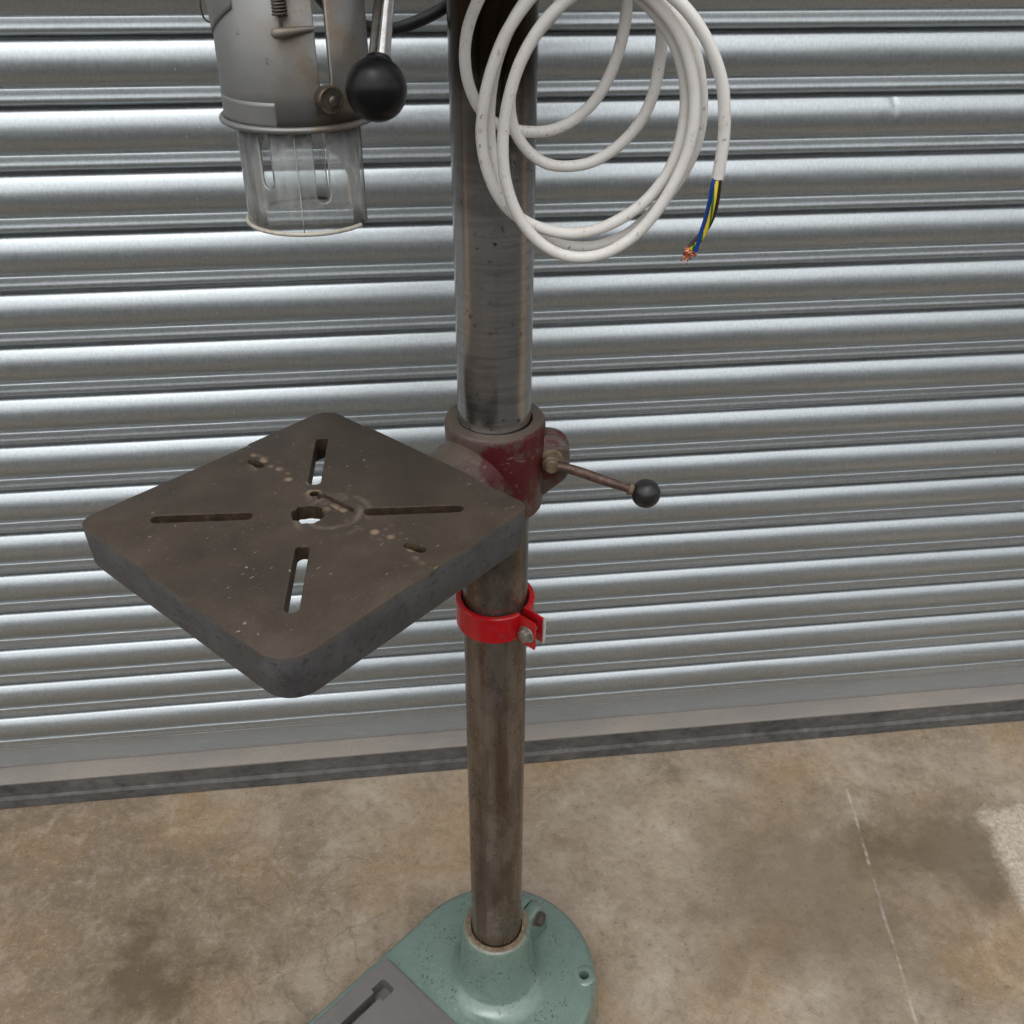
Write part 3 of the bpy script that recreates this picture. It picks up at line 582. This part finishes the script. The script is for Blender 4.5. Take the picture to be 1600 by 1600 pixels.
bmo('clamp_bolt', hexbolt_bm(bp_ + bd * .002, bd, .0106, .0092, False, .3), M_DKB, base)

# table
TC = Vector((-.16533, -.14619, .9870)); ta = Vector((.67621, -.73670, 0)); tb = Vector((-.73670, -.67621, 0))
TW = Matrix(((ta.x, -tb.x, 0, TC.x), (ta.y, -tb.y, 0, TC.y), (0, 0, 1, TC.z), (0, 0, 0, 1)))   # local y points towards the column
q = .1278
poly = [(-.1302, -.1295), (.1300, -.1280), (.1265, .1275), (.066, .1277), (.063, .1298), (-.072, .1302), (-.076, .1284), (-.1288, .1290), (-.1296, .0375), (-.1276, .034)]
rad = [.014, .027, .012, 0, 0, 0, 0, .019, 0, 0]
out = rounded(poly, rad, 9)
slots = [capsule((sx * .0350, sy * .0350), (sx * .0842, sy * .0842), .0053) for sx in (1, -1) for sy in (1, -1)]
random.seed(3)
hole = [Vector((.0135 * math.cos(t) * (1 + .16 * noise.noise((math.cos(t) * 3, math.sin(t) * 3, 1))), -.001 + .0125 * math.sin(t) * (1 + .18 * noise.noise((math.cos(t) * 3.5, math.sin(t) * 3.5, 5))))) for t in [2 * math.pi * k / 40 for k in range(40)]]
small = capsule((-.0203, .0225), (-.0200, .0225), .0040, 8)
tr = capsule((-.0110, .0238), (.0205, .0240), .0044, 9)
tr = [p + Vector((noise.noise((p.x * 300, p.y * 300, 2)), noise.noise((p.x * 300, p.y * 300, 8)))) * .0014 for p in tr]
pk = [(tr, .0035), (capsule((-.1022, .0205), (-.0906, .0205), .0036), .009), (capsule((.0918, .0225), (.1032, .0248), .0036), .009)]
rings = [(inset(out, .0007), 0), (inset(out, .0002), -.0003), (out, -.0009), (inset(out, .0014), -.0340), (inset(out, .0024), -.0390), (inset(out, .0048), -.0412), (inset(out, .0125), -.0412), (inset(out, .0135), -.0130)]
vv, ff = plate(rings, slots + [hole, small], pk)
table = mk('table', vv, ff, M_TAB, drill, W=TW, sharp=35, label='square dark iron table with four diagonal slots and a centre hole')
for a_, b_ in (((-.115, 0), (-.02, 0)), ((.02, 0), (.115, 0)), ((0, -.115), (0, -.02)), ((0, .02), (0, .115))):   # ribs underneath
    hx = .004
    bmo('rib', box_bm(min(a_[0], b_[0]) - (hx if a_[0] == b_[0] else 0), max(a_[0], b_[0]) + (hx if a_[0] == b_[0] else 0), min(a_[1], b_[1]) - (hx if a_[1] == b_[1] else 0), max(a_[1], b_[1]) + (hx if a_[1] == b_[1] else 0), -.032, -.0128, .001), M_TAB, table, W=TW)

# collar with arm, clamp ear and locking lever
lathe_obj('table_collar', [(.0349, .893), (.0440, .893), (.0462, .8945), (.0476, .900), (.0480, .912), (.0480, .982), (.0474, .9862), (.0462, .9878), (.0358, .9880), (.0349, .9870)], M_COLLAR, drill, 96, M=Matrix.Translation((.0006, 0, 0)), closed=True, label='dark maroon painted collar carrying the table')
collar = drill.children[-1] if drill.children else None
collar = [o for o in COL.objects if o.name.startswith('table_collar')][0]
vs = []; fs = []; ns = 40; secs = [(.030, .0385, .039, .9395), (.046, .0385, .039, .9395), (.056, .0350, .0365, .9400), (.068, .0345, .0360, .9400), (.082, .0370, .0370, .9395), (.0925, .0420, .0380, .9385), (.120, .0440, .0380, .9380)]
for d, rw, rh, zc in secs:
    for k in range(ns):
        t = 2 * math.pi * k / ns; p = tb * d + ta * (rw * math.cos(t)); z = zc + rh * math.sin(t); vs.append((p.x, p.y, min(z, .9735) if d > .0925 else z))
for i in range(len(secs) - 1):
    for k in range(ns): k2 = (k + 1) % ns; fs.append((i * ns + k, i * ns + k2, (i + 1) * ns + k2, (i + 1) * ns + k))
fs += [tuple(range(ns)), tuple(range((len(secs) - 1) * ns, len(secs) * ns))]
mk('table_arm', vs, fs, M_COLLAR, collar)
RT = Vector((.99259, -.12150, 0)); HD = Vector((.12150, .99259, 0))
EM = Matrix(((RT.x, 0, HD.x, 0), (RT.y, 0, HD.y, 0), (0, 1, 0, 0), (0, 0, 0, 1)))      # local x = right, y = up, z = away from the camera side
ear = rounded([(.030, .902), (.046, .905), (.0725, .929), (.0725, .972), (.030, .972)], [.002, .012, .020, .021, .002], 9)
for z0, z1 in ((-.012, -.0015), (.0015, .012)):
    e2 = inset(ear, .0022); vs = [Vector((p.x, p.y, z)) for lp, z in ((e2, z0), (ear, z0 + .0022), (ear, z1 - .0022), (e2, z1)) for p in lp]; n_ = len(ear); fs = [tuple(range(n_)), tuple(range(3 * n_, 4 * n_))]
    for i in range(3):
        for k in range(n_): k2 = (k + 1) % n_; fs.append((i * n_ + k, i * n_ + k2, (i + 1) * n_ + k2, (i + 1) * n_ + k))
    mk('clamp_ear', [EM @ v for v in vs], fs, M_COLLAR, collar, sharp=50)
pb = EM @ Vector((.0545, .9475, -.012))
lathe_obj('clamp_boss', [(0, 0), (.0128, 0), (.0128, .0012), (.0115, .0022), (.0088, .0026), (.0085, .0075), (.0070, .0085), (.0068, .0125), (.0058, .0138), (0, .0140)], M_TAN, collar, 32, M=axisM(pb, -HD))
lever = tube_obj('clamp_lever', [EM @ Vector((.0540, .9480, -.0205)), EM @ Vector((.0600, .9470, -.0215)), EM @ Vector((.0800, .9420, -.0225)), EM @ Vector((.1100, .9322, -.0255)), EM @ Vector((.1385, .9234, -.0275))], lambda t: .0042 + .0007 * math.sin(t * 3.0), M_LEV, collar, 18, 8, label='thin rusty locking lever')
pe = EM @ Vector((.1400, .9230, -.0277)); dl = (EM.to_3x3() @ Vector((.0285, -.0088, -.002))).normalized()
lathe_obj('lever_collar', [(.0040, -.0090), (.0060, -.0088), (.0064, -.0070), (.0060, -.0045), (.0050, -.0040)], M_TAN, lever, 24, M=axisM(pe - dl * .003, dl))
def ball(r, flat=-.9, n=24):
    a0 = math.asin(flat); return [(0, r * flat)] + [(r * math.cos(a0 + (math.pi / 2 - a0) * k / n), r * math.sin(a0 + (math.pi / 2 - a0) * k / n)) for k in range(n)] + [(0, r)]
lathe_obj('lever_knob', ball(.0141), m_paint('worn_black_knob', (.016, .015, .014), .36, (.07, .06, .05), .5, .60), lever, 48, M=axisM(pe + dl * .0060, dl), label='small black ball knob')

# red ring clamped on the column below the table
ring_in, ring_out, z0, z1 = .0362, .0424, .7404, .7737; A0, A1 = -50 + 7, -50 + 360 - 7
pr = [(ring_in, z0 + .001), (ring_in + .001, z0), (ring_out - .0012, z0), (ring_out, z0 + .0012), (ring_out, z1 - .0012), (ring_out - .0012, z1), (ring_in + .001, z1), (ring_in, z1 - .001)]
vs = []; fs = []; na = 96; m = len(pr)
for i in range(na + 1):
    a = R(A0 + (A1 - A0) * i / na)
    vs += [(r * math.cos(a), r * math.sin(a), z) for r, z in pr]
for i in range(na):
    for k in range(m): k2 = (k + 1) % m; fs.append((i * m + k, (i + 1) * m + k, (i + 1) * m + k2, i * m + k2))
fs += [tuple(range(m)), tuple(range(na * m, na * m + m))]
ringc = mk('column_clamp', vs, fs, M_RED, drill, sharp=35, label='bright red clamp ring bolted round the column')
KM = Matrix.Rotation(R(-50), 4, 'Z')
for s in (-1, 1):
    y0, y1 = sorted((s * .0049, s * .0081)); bmo('clamp_tab', box_bm(.0385, .0640, y0, y1, z0 + (.0005 if s > 0 else -.0015), z1 - .0005, .0009), M_RED, ringc, W=KM)
bmo('tab_end', box_bm(.0639, .0656, .0047, .0083, z0 + .0003, z1 - .0003, .0004), m_metal('bare_tab_end', (.80, .79, .78), .30, .6), ringc, W=KM, label='bare pale metal end of the rear tab')
zc = (z0 + z1) / 2 - .001
bmo('clamp_bolt', hexbolt_bm(KM @ Vector((.0535, -.0083, zc - .001)), KM.to_3x3() @ Vector((0, -1, 0)), .0078, .0058, True, .2), M_ZINC, ringc)
bmo('clamp_nut', hexbolt_bm(KM @ Vector((.0535, .0083, zc - .001)), KM.to_3x3() @ Vector((0, 1, 0)), .0078, .0062, True, .5), M_ZINC, ringc)
tube_obj('bolt_shank', [KM @ Vector((.0535, -.008, zc - .001)), KM @ Vector((.0535, .022, zc - .001))], .0036, M_ZINC, ringc, 16, 0)

# chuck guard at the upper left
GA = Vector((-.1357, -.1730)); GF = -90.4
def shell(a0, a1, zlo, zhi, rad, slot=None, na=64, zrows=6):
    """cylinder sheet about the spindle; angles in degrees from the camera-facing side; slot = (angle0, angle1, z of its lower end)"""
    rf = rad if callable(rad) else (lambda z: rad); slots_ = [] if not slot else (slot if isinstance(slot, list) else [slot])
    own = {round(s[0] + (s[1] - s[0]) * k / 8, 4) for s in slots_ for k in range(9)}
    angs = sorted(own | {round(a0 + (a1 - a0) * i / na, 4) for i in range(na + 1) if not any(s[0] - .6 < a0 + (a1 - a0) * i / na < s[1] + .6 for s in slots_)})
    zs = [zlo + (zhi - zlo) * i / zrows for i in range(zrows + 1)]; ends = []
    if slots_:
        zs = [zlo, zhi]
        for s in slots_: w = R(s[1] - s[0]) / 2 * rf(s[2]); ends.append((s[0], s[1], s[2] + w, w)); zs += [s[2] - .001, s[2] + w]
        zs = sorted(set(zs))
    vs = []; fs = []; idx = {}
    def v(a, z):
        k = (round(a, 4), round(z, 6))
        if k not in idx:
            t = R(GF + a); idx[k] = len(vs); vs.append((GA.x + rf(z) * math.cos(t), GA.y + rf(z) * math.sin(t), z))
        return idx[k]
    for a, b in zip(angs, angs[1:]):
        ins = [e for e in ends if e[0] - 1e-3 <= a and b <= e[1] + 1e-3]
        for zl_, zh_ in zip(zs, zs[1:]):
            if ins:
                c0, c1, ze, w = ins[0]; c = (c0 + c1) / 2; hw = (c1 - c0) / 2; f = lambda x: ze - w * math.sqrt(max(0, 1 - ((x - c) / hw) ** 2))
                if zl_ >= ze - 1e-9: continue
                if abs(zh_ - ze) < 1e-9: fs.append((v(a, zl_), v(b, zl_), v(b, f(b)), v(a, f(a)))); continue
            fs.append((v(a, zl_), v(b, zl_), v(b, zh_), v(a, zh_)))
    return vs, fs
def shell_obj(name, mat, parent, thick, *a, label=None, **k):
    vs, fs = shell(*a, **k); o = mk(name, vs, fs, mat, parent, label=label, sharp=40)
    md = o.modifiers.new('thickness', 'SOLIDIFY'); md.thickness = thick; md.offset = -1; return o
gr = lambda z: .0444 - (z - 1.296) * .012
guard = shell_obj('chuck_guard', M_GRD, drill, .0022, -112, 90, 1.2955, 1.392, gr, slot=(21.8, 31.5, 1.3165), label='grey worn metal chuck guard with a vertical slot')
rimp = [Vector((GA.x + .0458 * math.cos(R(GF + a)), GA.y + .0458 * math.sin(R(GF + a)), 1.2955)) for a in range(-116, 97, 4)]
vs, fs = tube(rimp, .0019, 12); mk('guard_rim', vs, fs, M_GRD, guard)
shell_obj('guard_band', M_GRD, guard, .0008, -110, -12, 1.2965, 1.3100, lambda z: gr(z) + .00015, na=40)
M_CLR = m_clear(); M_EDGE = m_clear('frosted_plastic_edge', (.55, .75), (.85, .86, .84))
shield = shell_obj('clear_shield', M_CLR, guard, .0022, -195, 70, 1.2340, 1.2945, .0388, slot=[(13.0, 26.0, 1.2515), (-37.0, -25.0, 1.2600)], na=90, label='scratched clear plastic shield with a slot')
shield.data.materials.append(M_EDGE); shield.modifiers[0].material_offset_rim = 1
rimp = [Vector((GA.x + .0394 * math.cos(R(GF + a)), GA.y + .0394 * math.sin(R(GF + a)), 1.2340)) for a in range(-193, 58, 4)]
vs, fs = tube(rimp, .0014, 10); mk('shield_lip', vs, fs, m_paint('yellowed_plastic_lip', (.50, .47, .40), .35, (.3, .25, .18), .5, .55), shield)
shell_obj('shield_seam', M_EDGE, shield, .0010, -2.2, -1.4, 1.2350, 1.2945, .0400, na=4)
# back slot edges of the shield
def gp(a, z, r): t = R(GF + a); return Vector((GA.x + r * math.cos(t), GA.y + r * math.sin(t), z))
# spring, peg, roller nut, wire clip
hel = []
for i in range(241):
    t = i / 240; a = t * 17 * 2 * math.pi; c = gp(-.5, 1.3545 + t * .028, .0480); hel.append(c + Vector((math.cos(a), math.sin(a), 0)) * .0035)
tube_obj('spring', hel, .00075, M_SPR, guard, 8, 0, label='small coil spring')
tube_obj('spring_hook', [gp(-.5, 1.356, .0475), gp(-.5, 1.351, .0478), gp(-1, 1.3475, .0478)], .0011, M_SPR, guard, 8, 4)
tube_obj('spring_peg', [gp(-6, 1.3462, .0470), gp(-3, 1.3462, .0482), gp(3, 1.3468, .0482), gp(12, 1.3474, .0466), gp(21, 1.3476, .0446)], lambda t: .0024 + .0012 * math.sin(min(1, t * 3) * 1.57) - .0022 * t, M_GRD, guard, 12, 6)
pr_, dr_ = gp(26.2, 1.3116, .0440), Vector((math.cos(R(GF + 26)), math.sin(R(GF + 26)), 0))
M_BRS = m_metal('dirty_brass', (.21, .185, .145), .42, .85, (.09, .065, .045), 150)
rol = lathe_obj('guard_roller', [(0, 0), (.0072, 0), (.0076, .0006), (.0076, .0072), (.0070, .0080), (.0060, .0080), (.0056, .0074), (.0036, .0074), (0, .0074)], M_BRS, guard, 40, M=axisM(pr_, dr_), label='round knurled clamp nut')
lathe_obj('roller_stud', [(0, .006), (.0026, .006), (.0026, .0100), (.0018, .0106), (0, .0106)], M_BRS, rol, 20, M=axisM(pr_, dr_))
lathe_obj('guard_hole', [(.0018, 0), (.0030, 0), (.0030, .0004), (.0018, .0004)], M_BRS, guard, 20, M=axisM(gp(21.5, 1.3048, .0443), Vector((math.cos(R(GF + 21.5)), math.sin(R(GF + 21.5)), 0))), closed=True)
tube_obj('wire_clip', [(-0.1869, -0.1371, 1.3613), (-0.1902, -0.1381, 1.3533), (-0.1899, -0.1389, 1.3462), (-0.1878, -0.1391, 1.3427), (-0.1835, -0.1392, 1.342)], .0006, M_DKB, guard, 8, 5)
vs = []; fs = []
for i in range(13):
    t = i / 12
    for k in range(9):
        s = k / 8; a = -78 + 40 * s; z = 1.372 - .004 + .022 * (s - .5) * 0 - .020 * (1 - s) ** 2 * t; vs.append(tuple(gp(a, 1.385 - t * (.028 + .016 * (1 - s)), gr(1.35) + .0008 + .0075 * (1 - t) ** 2 * (1 - s * .6))))
for i in range(12):
    for k in range(8): a = i * 9 + k; fs.append((a, a + 1, a + 10, a + 9))
gb = mk('guard_bracket', vs, fs, M_GRD, guard); md = gb.modifiers.new('thickness', 'SOLIDIFY'); md.thickness = .0016; md.offset = 1

# feed handle
fb = Vector((-.0879, -.2285, 1.3186)); fd = (Vector((-.0790, -.1765, 1.3669)) - fb).normalized()
fh = tube_obj('feed_handle', [fb + fd * .010, fb + fd * .06, fb + fd * .135], .0060, M_CHR, drill, 24, 4, label='polished steel feed handle rod')
lathe_obj('handle_knob', ball(.0170, -.93, 32), M_BLK, fh, 64, M=axisM(fb, -fd), label='large glossy black ball knob')
lathe_obj('knob_seat', [(.0062, 0), (.0078, 0), (.0078, .0030), (.0062, .0034)], M_BLK, fh, 32, M=axisM(fb + fd * .0150, fd), closed=True)

# drill head above the picture's upper edge: it holds quill, guard and handle, and shades the column
SA = math.atan2(GA.y, GA.x); HM = Matrix.Rotation(SA, 4, 'Z')
head = bmo('drill_head', box_bm(-.075, .275, -.062, .062, 1.405, 1.66, .022, 4), M_GRN, drill, W=HM, label='green cast drill head')
lathe_obj('quill_housing', [(0, 1.394), (.040, 1.394), (.043, 1.398), (.046, 1.42), (.046, 1.50), (0, 1.50)], M_GRD, head, 48, M=Matrix.Translation((GA.x, GA.y, 0)))
lathe_obj('head_sleeve', [(.0350, 1.388), (.058, 1.388), (.062, 1.394), (.062, 1.50), (.0350, 1.50)], M_GRN, head, 64)
bmo('belt_guard', box_bm(-.30, .31, -.12, .12, 1.668, 1.80, .03, 4), M_GRN, head, W=HM)
lathe_obj('motor', [(0, 1.42), (.06, 1.42), (.078, 1.43), (.08, 1.45), (.08, 1.64), (.07, 1.665), (0, 1.667)], M_GRN, head, 48, M=HM @ Matrix.Translation((-.215, 0, 0)))
bmo('motor_bracket', box_bm(-.15, -.07, -.03, .03, 1.47, 1.60, .006), M_GRN, head, W=HM)
hub = fb + fd * .150
lathe_obj('feed_hub', [(0, -.02), (.020, -.02), (.024, -.016), (.024, .045), (0, .045)], M_GRD, head, 40, M=axisM(hub, Vector((-.45, .55, .10))))
tube_obj('cable_peg', [(.040, -.030, 1.43), (.056, -.045, 1.385), (.062, -.060, 1.363), (.062, -.095, 1.363), (.062, -.145, 1.365)], .0042, M_CHR, head, 14, 6)
tube_obj('motor_cable', [(-0.1501, 0.0669, 1.40), (-0.1393, 0.0656, 1.352), (-0.126, 0.064, 1.3292), (-0.1093, 0.0619, 1.3184), (-0.0894, 0.0595, 1.313), (-0.0716, 0.0573, 1.3131), (-0.051, 0.0548, 1.3197), (-0.0304, 0.0523, 1.3299), (-0.0058, 0.0694, 1.343), (0.0171, 0.0800, 1.3588), (.03, .09, 1.42)], .0049, M_BLKC, drill, 14, 8, label='black motor cable hanging behind the column')

# ------------------------------------------------------------------ coiled white cable
CABLE = [(0.0076, -0.0561, 1.3714), (-0.0074, -0.0523, 1.3566), (-0.0162, -0.0492, 1.3418), (-0.0226, -0.0464, 1.3254), (-0.0251, -0.0451, 1.3086), (-0.0235, -0.0443, 1.2926), (-0.0185, -0.0439, 1.278), (-0.0111, -0.0448, 1.2668), (-0.0021, -0.0459, 1.261), (0.0094, -0.0473, 1.257), (0.0228, -0.0489, 1.2552), (0.0391, -0.0509, 1.2567), (0.0555, -0.0529, 1.2646), (0.07, -0.0567, 1.2786), (0.0798, -0.0599, 1.2969), (0.0854, -0.0626, 1.3162), (0.0873, -0.0649, 1.3349), (0.0847, -0.0666, 1.3529), (0.0766, -0.0696, 1.3692), (0.0621, -0.0699, 1.3779), (0.0473, -0.0681, 1.3741), (0.0365, -0.0647, 1.3606), (0.0398, -0.0591, 1.3405), (0.0272, -0.0555, 1.3249), (0.0164, -0.0522, 1.3079), (0.0093, -0.0503, 1.2897), (0.0076, -0.0491, 1.2741), (0.0106, -0.0495, 1.2583), (0.0179, -0.0503, 1.2455), (0.0277, -0.0516, 1.2366), (0.0393, -0.054, 1.2318), (0.0538, -0.0568, 1.2312), (0.0708, -0.0599, 1.2353), (0.0882, -0.063, 1.2469), (0.1026, -0.0668, 1.2648), (0.1102, -0.0687, 1.2837), (0.1127, -0.07, 1.3044), (0.112, -0.073, 1.3235), (0.1079, -0.0755, 1.3419), (0.0978, -0.0773, 1.3595), (0.0804, -0.0771, 1.3746), (0.059, -0.0745, 1.3782), (0.0381, -0.072, 1.3695), (0.0243, -0.0713, 1.3555), (0.0116, -0.0687, 1.3398), (0.0022, -0.0666, 1.3237), (-0.0049, -0.0647, 1.3029), (-0.0085, -0.0632, 1.2814), (-0.009, -0.0622, 1.2592), (-0.0063, -0.0625, 1.2386), (-0.0001, -0.0633, 1.2175), (0.0106, -0.0656, 1.1984), (0.0243, -0.0693, 1.1863), (0.0395, -0.0731, 1.178), (0.0568, -0.0763, 1.1749), (0.0763, -0.0797, 1.1774), (0.0968, -0.0842, 1.1882), (0.1137, -0.0873, 1.2044), (0.128, -0.09, 1.2238), (0.1376, -0.0922, 1.2459), (0.1407, -0.0936, 1.2653), (0.1393, -0.0944, 1.2871), (0.1335, -0.0947, 1.3089), (0.1247, -0.0947, 1.3263), (0.1112, -0.094, 1.3419), (0.0955, -0.0931, 1.3571), (0.0754, -0.0916, 1.3701), (0.0522, -0.0888, 1.3754), (0.0331, -0.0855, 1.366), (0.0201, -0.0829, 1.3516), (0.0075, -0.0813, 1.3366), (-0.0016, -0.0802, 1.3215), (-0.0091, -0.0793, 1.3032), (-0.0141, -0.0787, 1.2844), (-0.0166, -0.0784, 1.2628), (-0.0145, -0.0786, 1.2428), (-0.0081, -0.0794, 1.2235), (0.0019, -0.0806, 1.208), (0.0144, -0.0822, 1.1989), (0.031, -0.0842, 1.1922), (0.0502, -0.0876, 1.1897), (0.0702, -0.091, 1.1932), (0.0895, -0.0944, 1.2033), (0.1053, -0.0973, 1.217), (0.1175, -0.0998, 1.235), (0.1241, -0.1016, 1.2542), (0.1259, -0.1029, 1.274), (0.1241, -0.1036, 1.2932), (0.1184, -0.104, 1.3117), (0.1091, -0.1038, 1.3288), (0.0965, -0.1033, 1.3431), (0.0807, -0.1024, 1.3543), (0.0636, -0.1003, 1.3598), (0.0471, -0.0993, 1.3542), (0.0318, -0.0984, 1.3429), (0.0195, -0.0969, 1.3287), (0.0086, -0.0956, 1.3097), (0.0018, -0.0947, 1.2892), (-0.0021, -0.0942, 1.2681), (-0.0026, -0.0942, 1.2485), (0.0002, -0.0945, 1.2283), (0.0078, -0.0955, 1.2074), (0.0204, -0.097, 1.1903), (0.0369, -0.099, 1.1791), (0.0549, -0.1012, 1.1753), (0.074, -0.1036, 1.1785), (0.0924, -0.1058, 1.1899), (0.1065, -0.1085, 1.2061), (0.1183, -0.111, 1.227), (0.1266, -0.112, 1.2487), (0.1295, -0.1134, 1.2698), (0.1281, -0.1132, 1.2907), (0.1225, -0.1135, 1.3111), (0.1136, -0.1134, 1.3288), (0.101, -0.1129, 1.3433), (0.0847, -0.1119, 1.3563), (0.0656, -0.1096, 1.3649), (0.0491, -0.1076, 1.3684), (0.0346, -0.1078, 1.366), (0.0284, -0.1091, 1.3721), (0.0356, -0.112, 1.3758), (0.0441, -0.112, 1.3698), (0.066, -0.1167, 1.3691), (0.0864, -0.1202, 1.3632), (0.1045, -0.1224, 1.3525), (0.1202, -0.1233, 1.3388), (0.1342, -0.123, 1.3203), (0.1437, -0.1222, 1.3003), (0.1483, -0.1217, 1.2796), (0.1502, -0.1209, 1.2603), (0.1494, -0.1198, 1.2363)]
WIRES = {'blue': [(0.149, -0.1198, 1.2394), (0.1463, -0.1215, 1.2345), (0.1451, -0.1223, 1.223), (0.1435, -0.1221, 1.2091), (0.141, -0.1223, 1.1975), (0.1386, -0.1226, 1.1842)], 'brown': [(0.1507, -0.119, 1.2392), (0.1514, -0.1191, 1.2338), (0.1517, -0.1191, 1.2242), (0.1508, -0.119, 1.2127), (0.1474, -0.1176, 1.2006), (0.1411, -0.1168, 1.1933), (0.135, -0.1171, 1.1859)], 'earth': [(0.1495, -0.1199, 1.2394), (0.1481, -0.1227, 1.2321), (0.1469, -0.1251, 1.2215), (0.1453, -0.1249, 1.2076), (0.1425, -0.123, 1.1953), (0.1359, -0.1197, 1.1848)]}
COPPER = (0.1335, -0.1199, 1.1835)
cable = empty('power_cable', (.06, -.10, 1.175), 'coiled white power cable with bare wire ends hanging in front of the column', 'cable')
M_CAB = m_cable()
CABLE = [tuple(Vector(p) + Vector((noise.noise((i * .37, 1, 2)), .6 * noise.noise((i * .37, 5, 2)), noise.noise((i * .37, 9, 2)))) * .0007) for i, p in enumerate(CABLE)]
sheath = tube_obj('sheath', CABLE, lambda t: .0043 * (1 + .035 * noise.noise((t * 160, 3, 1)) + .02 * noise.noise((t * 600, 7, 1))), M_CAB, cable, 16, 5, label='grubby white outer sheath')
M_BLU = m_paint('blue_wire_insulation', (.006, .045, .26), .35); M_BRO = m_paint('brown_wire_insulation', (.045, .024, .014), .4); M_EAR = m_earth()
for nm, mt in (('blue', M_BLU), ('brown', M_BRO), ('earth', M_EAR)):
    tube_obj('wire', WIRES[nm], .00165, mt, cable, 12, 6, label={'blue': 'blue insulated wire', 'brown': 'brown insulated wire', 'earth': 'yellow and green striped earth wire'}[nm])
M_COP = m_metal('copper', (.72, .27, .15), .30, 1.0, (.35, .12, .07), 200)
random.seed(5); cv = []; cf = []
for w, nst in ((WIRES['blue'], 7), (WIRES['brown'], 8), (WIRES['earth'], 8)):
    p = Vector(w[-1]); d = (p - Vector(w[-2])).normalized(); tgt = Vector(COPPER) + Vector((0, 0, -.002))
    for k in range(nst):
        j = lambda s: Vector((random.uniform(-s, s), random.uniform(-s, s), random.uniform(-s, s)))
        pts = catmull([p - d * .001 + j(.0006), p + d * .0025 + j(.0012), tgt + j(.0028), tgt + Vector((-.0004, 0, -.0030)) + j(.0038)], 5); v_, f_ = tube(pts, .00034, 6); o_ = len(cv); cv += v_; cf += [tuple(i + o_ for i in f) for f in f_]
st = mk('copper_strands', cv, cf, M_COP, cable, label='frayed copper strands'); st['kind'] = 'stuff'

# ------------------------------------------------------------------ loose grit on the concrete, thickest along the seal
rg = random.Random(21); gv = []; gf = []
def crumb(x, y, s):
    b = bmesh.new(); bmesh.ops.create_icosphere(b, subdivisions=1, radius=s); o_ = len(gv)
    for v in b.verts: k = rg.uniform(.6, 1.15); gv.append((x + v.co.x * k, y + v.co.y * k, max(.0002, s * .45 + v.co.z * k * .7)))
    for f in b.faces: gf.append(tuple(v.index + o_ for v in f.verts))
    b.free()
for _ in range(420): crumb(rg.uniform(-1.3, 1.6), .4435 - abs(rg.gauss(0, .012)), rg.uniform(.0005, .0013))
for _ in range(260): crumb(rg.uniform(-1.2, 1.4), rg.uniform(-.5, .44), rg.uniform(.0005, .0016) * (1.6 if rg.random() < .06 else 1))
gr_ = mk('grit', gv, gf, m_paint('pale_grit', (.36, .31, .25), .9, (.12, .095, .07), .8, .5), smooth=False); gr_['kind'] = 'stuff'; gr_['label'] = 'loose grit scattered on the concrete below the shutter'; gr_['category'] = 'grit'
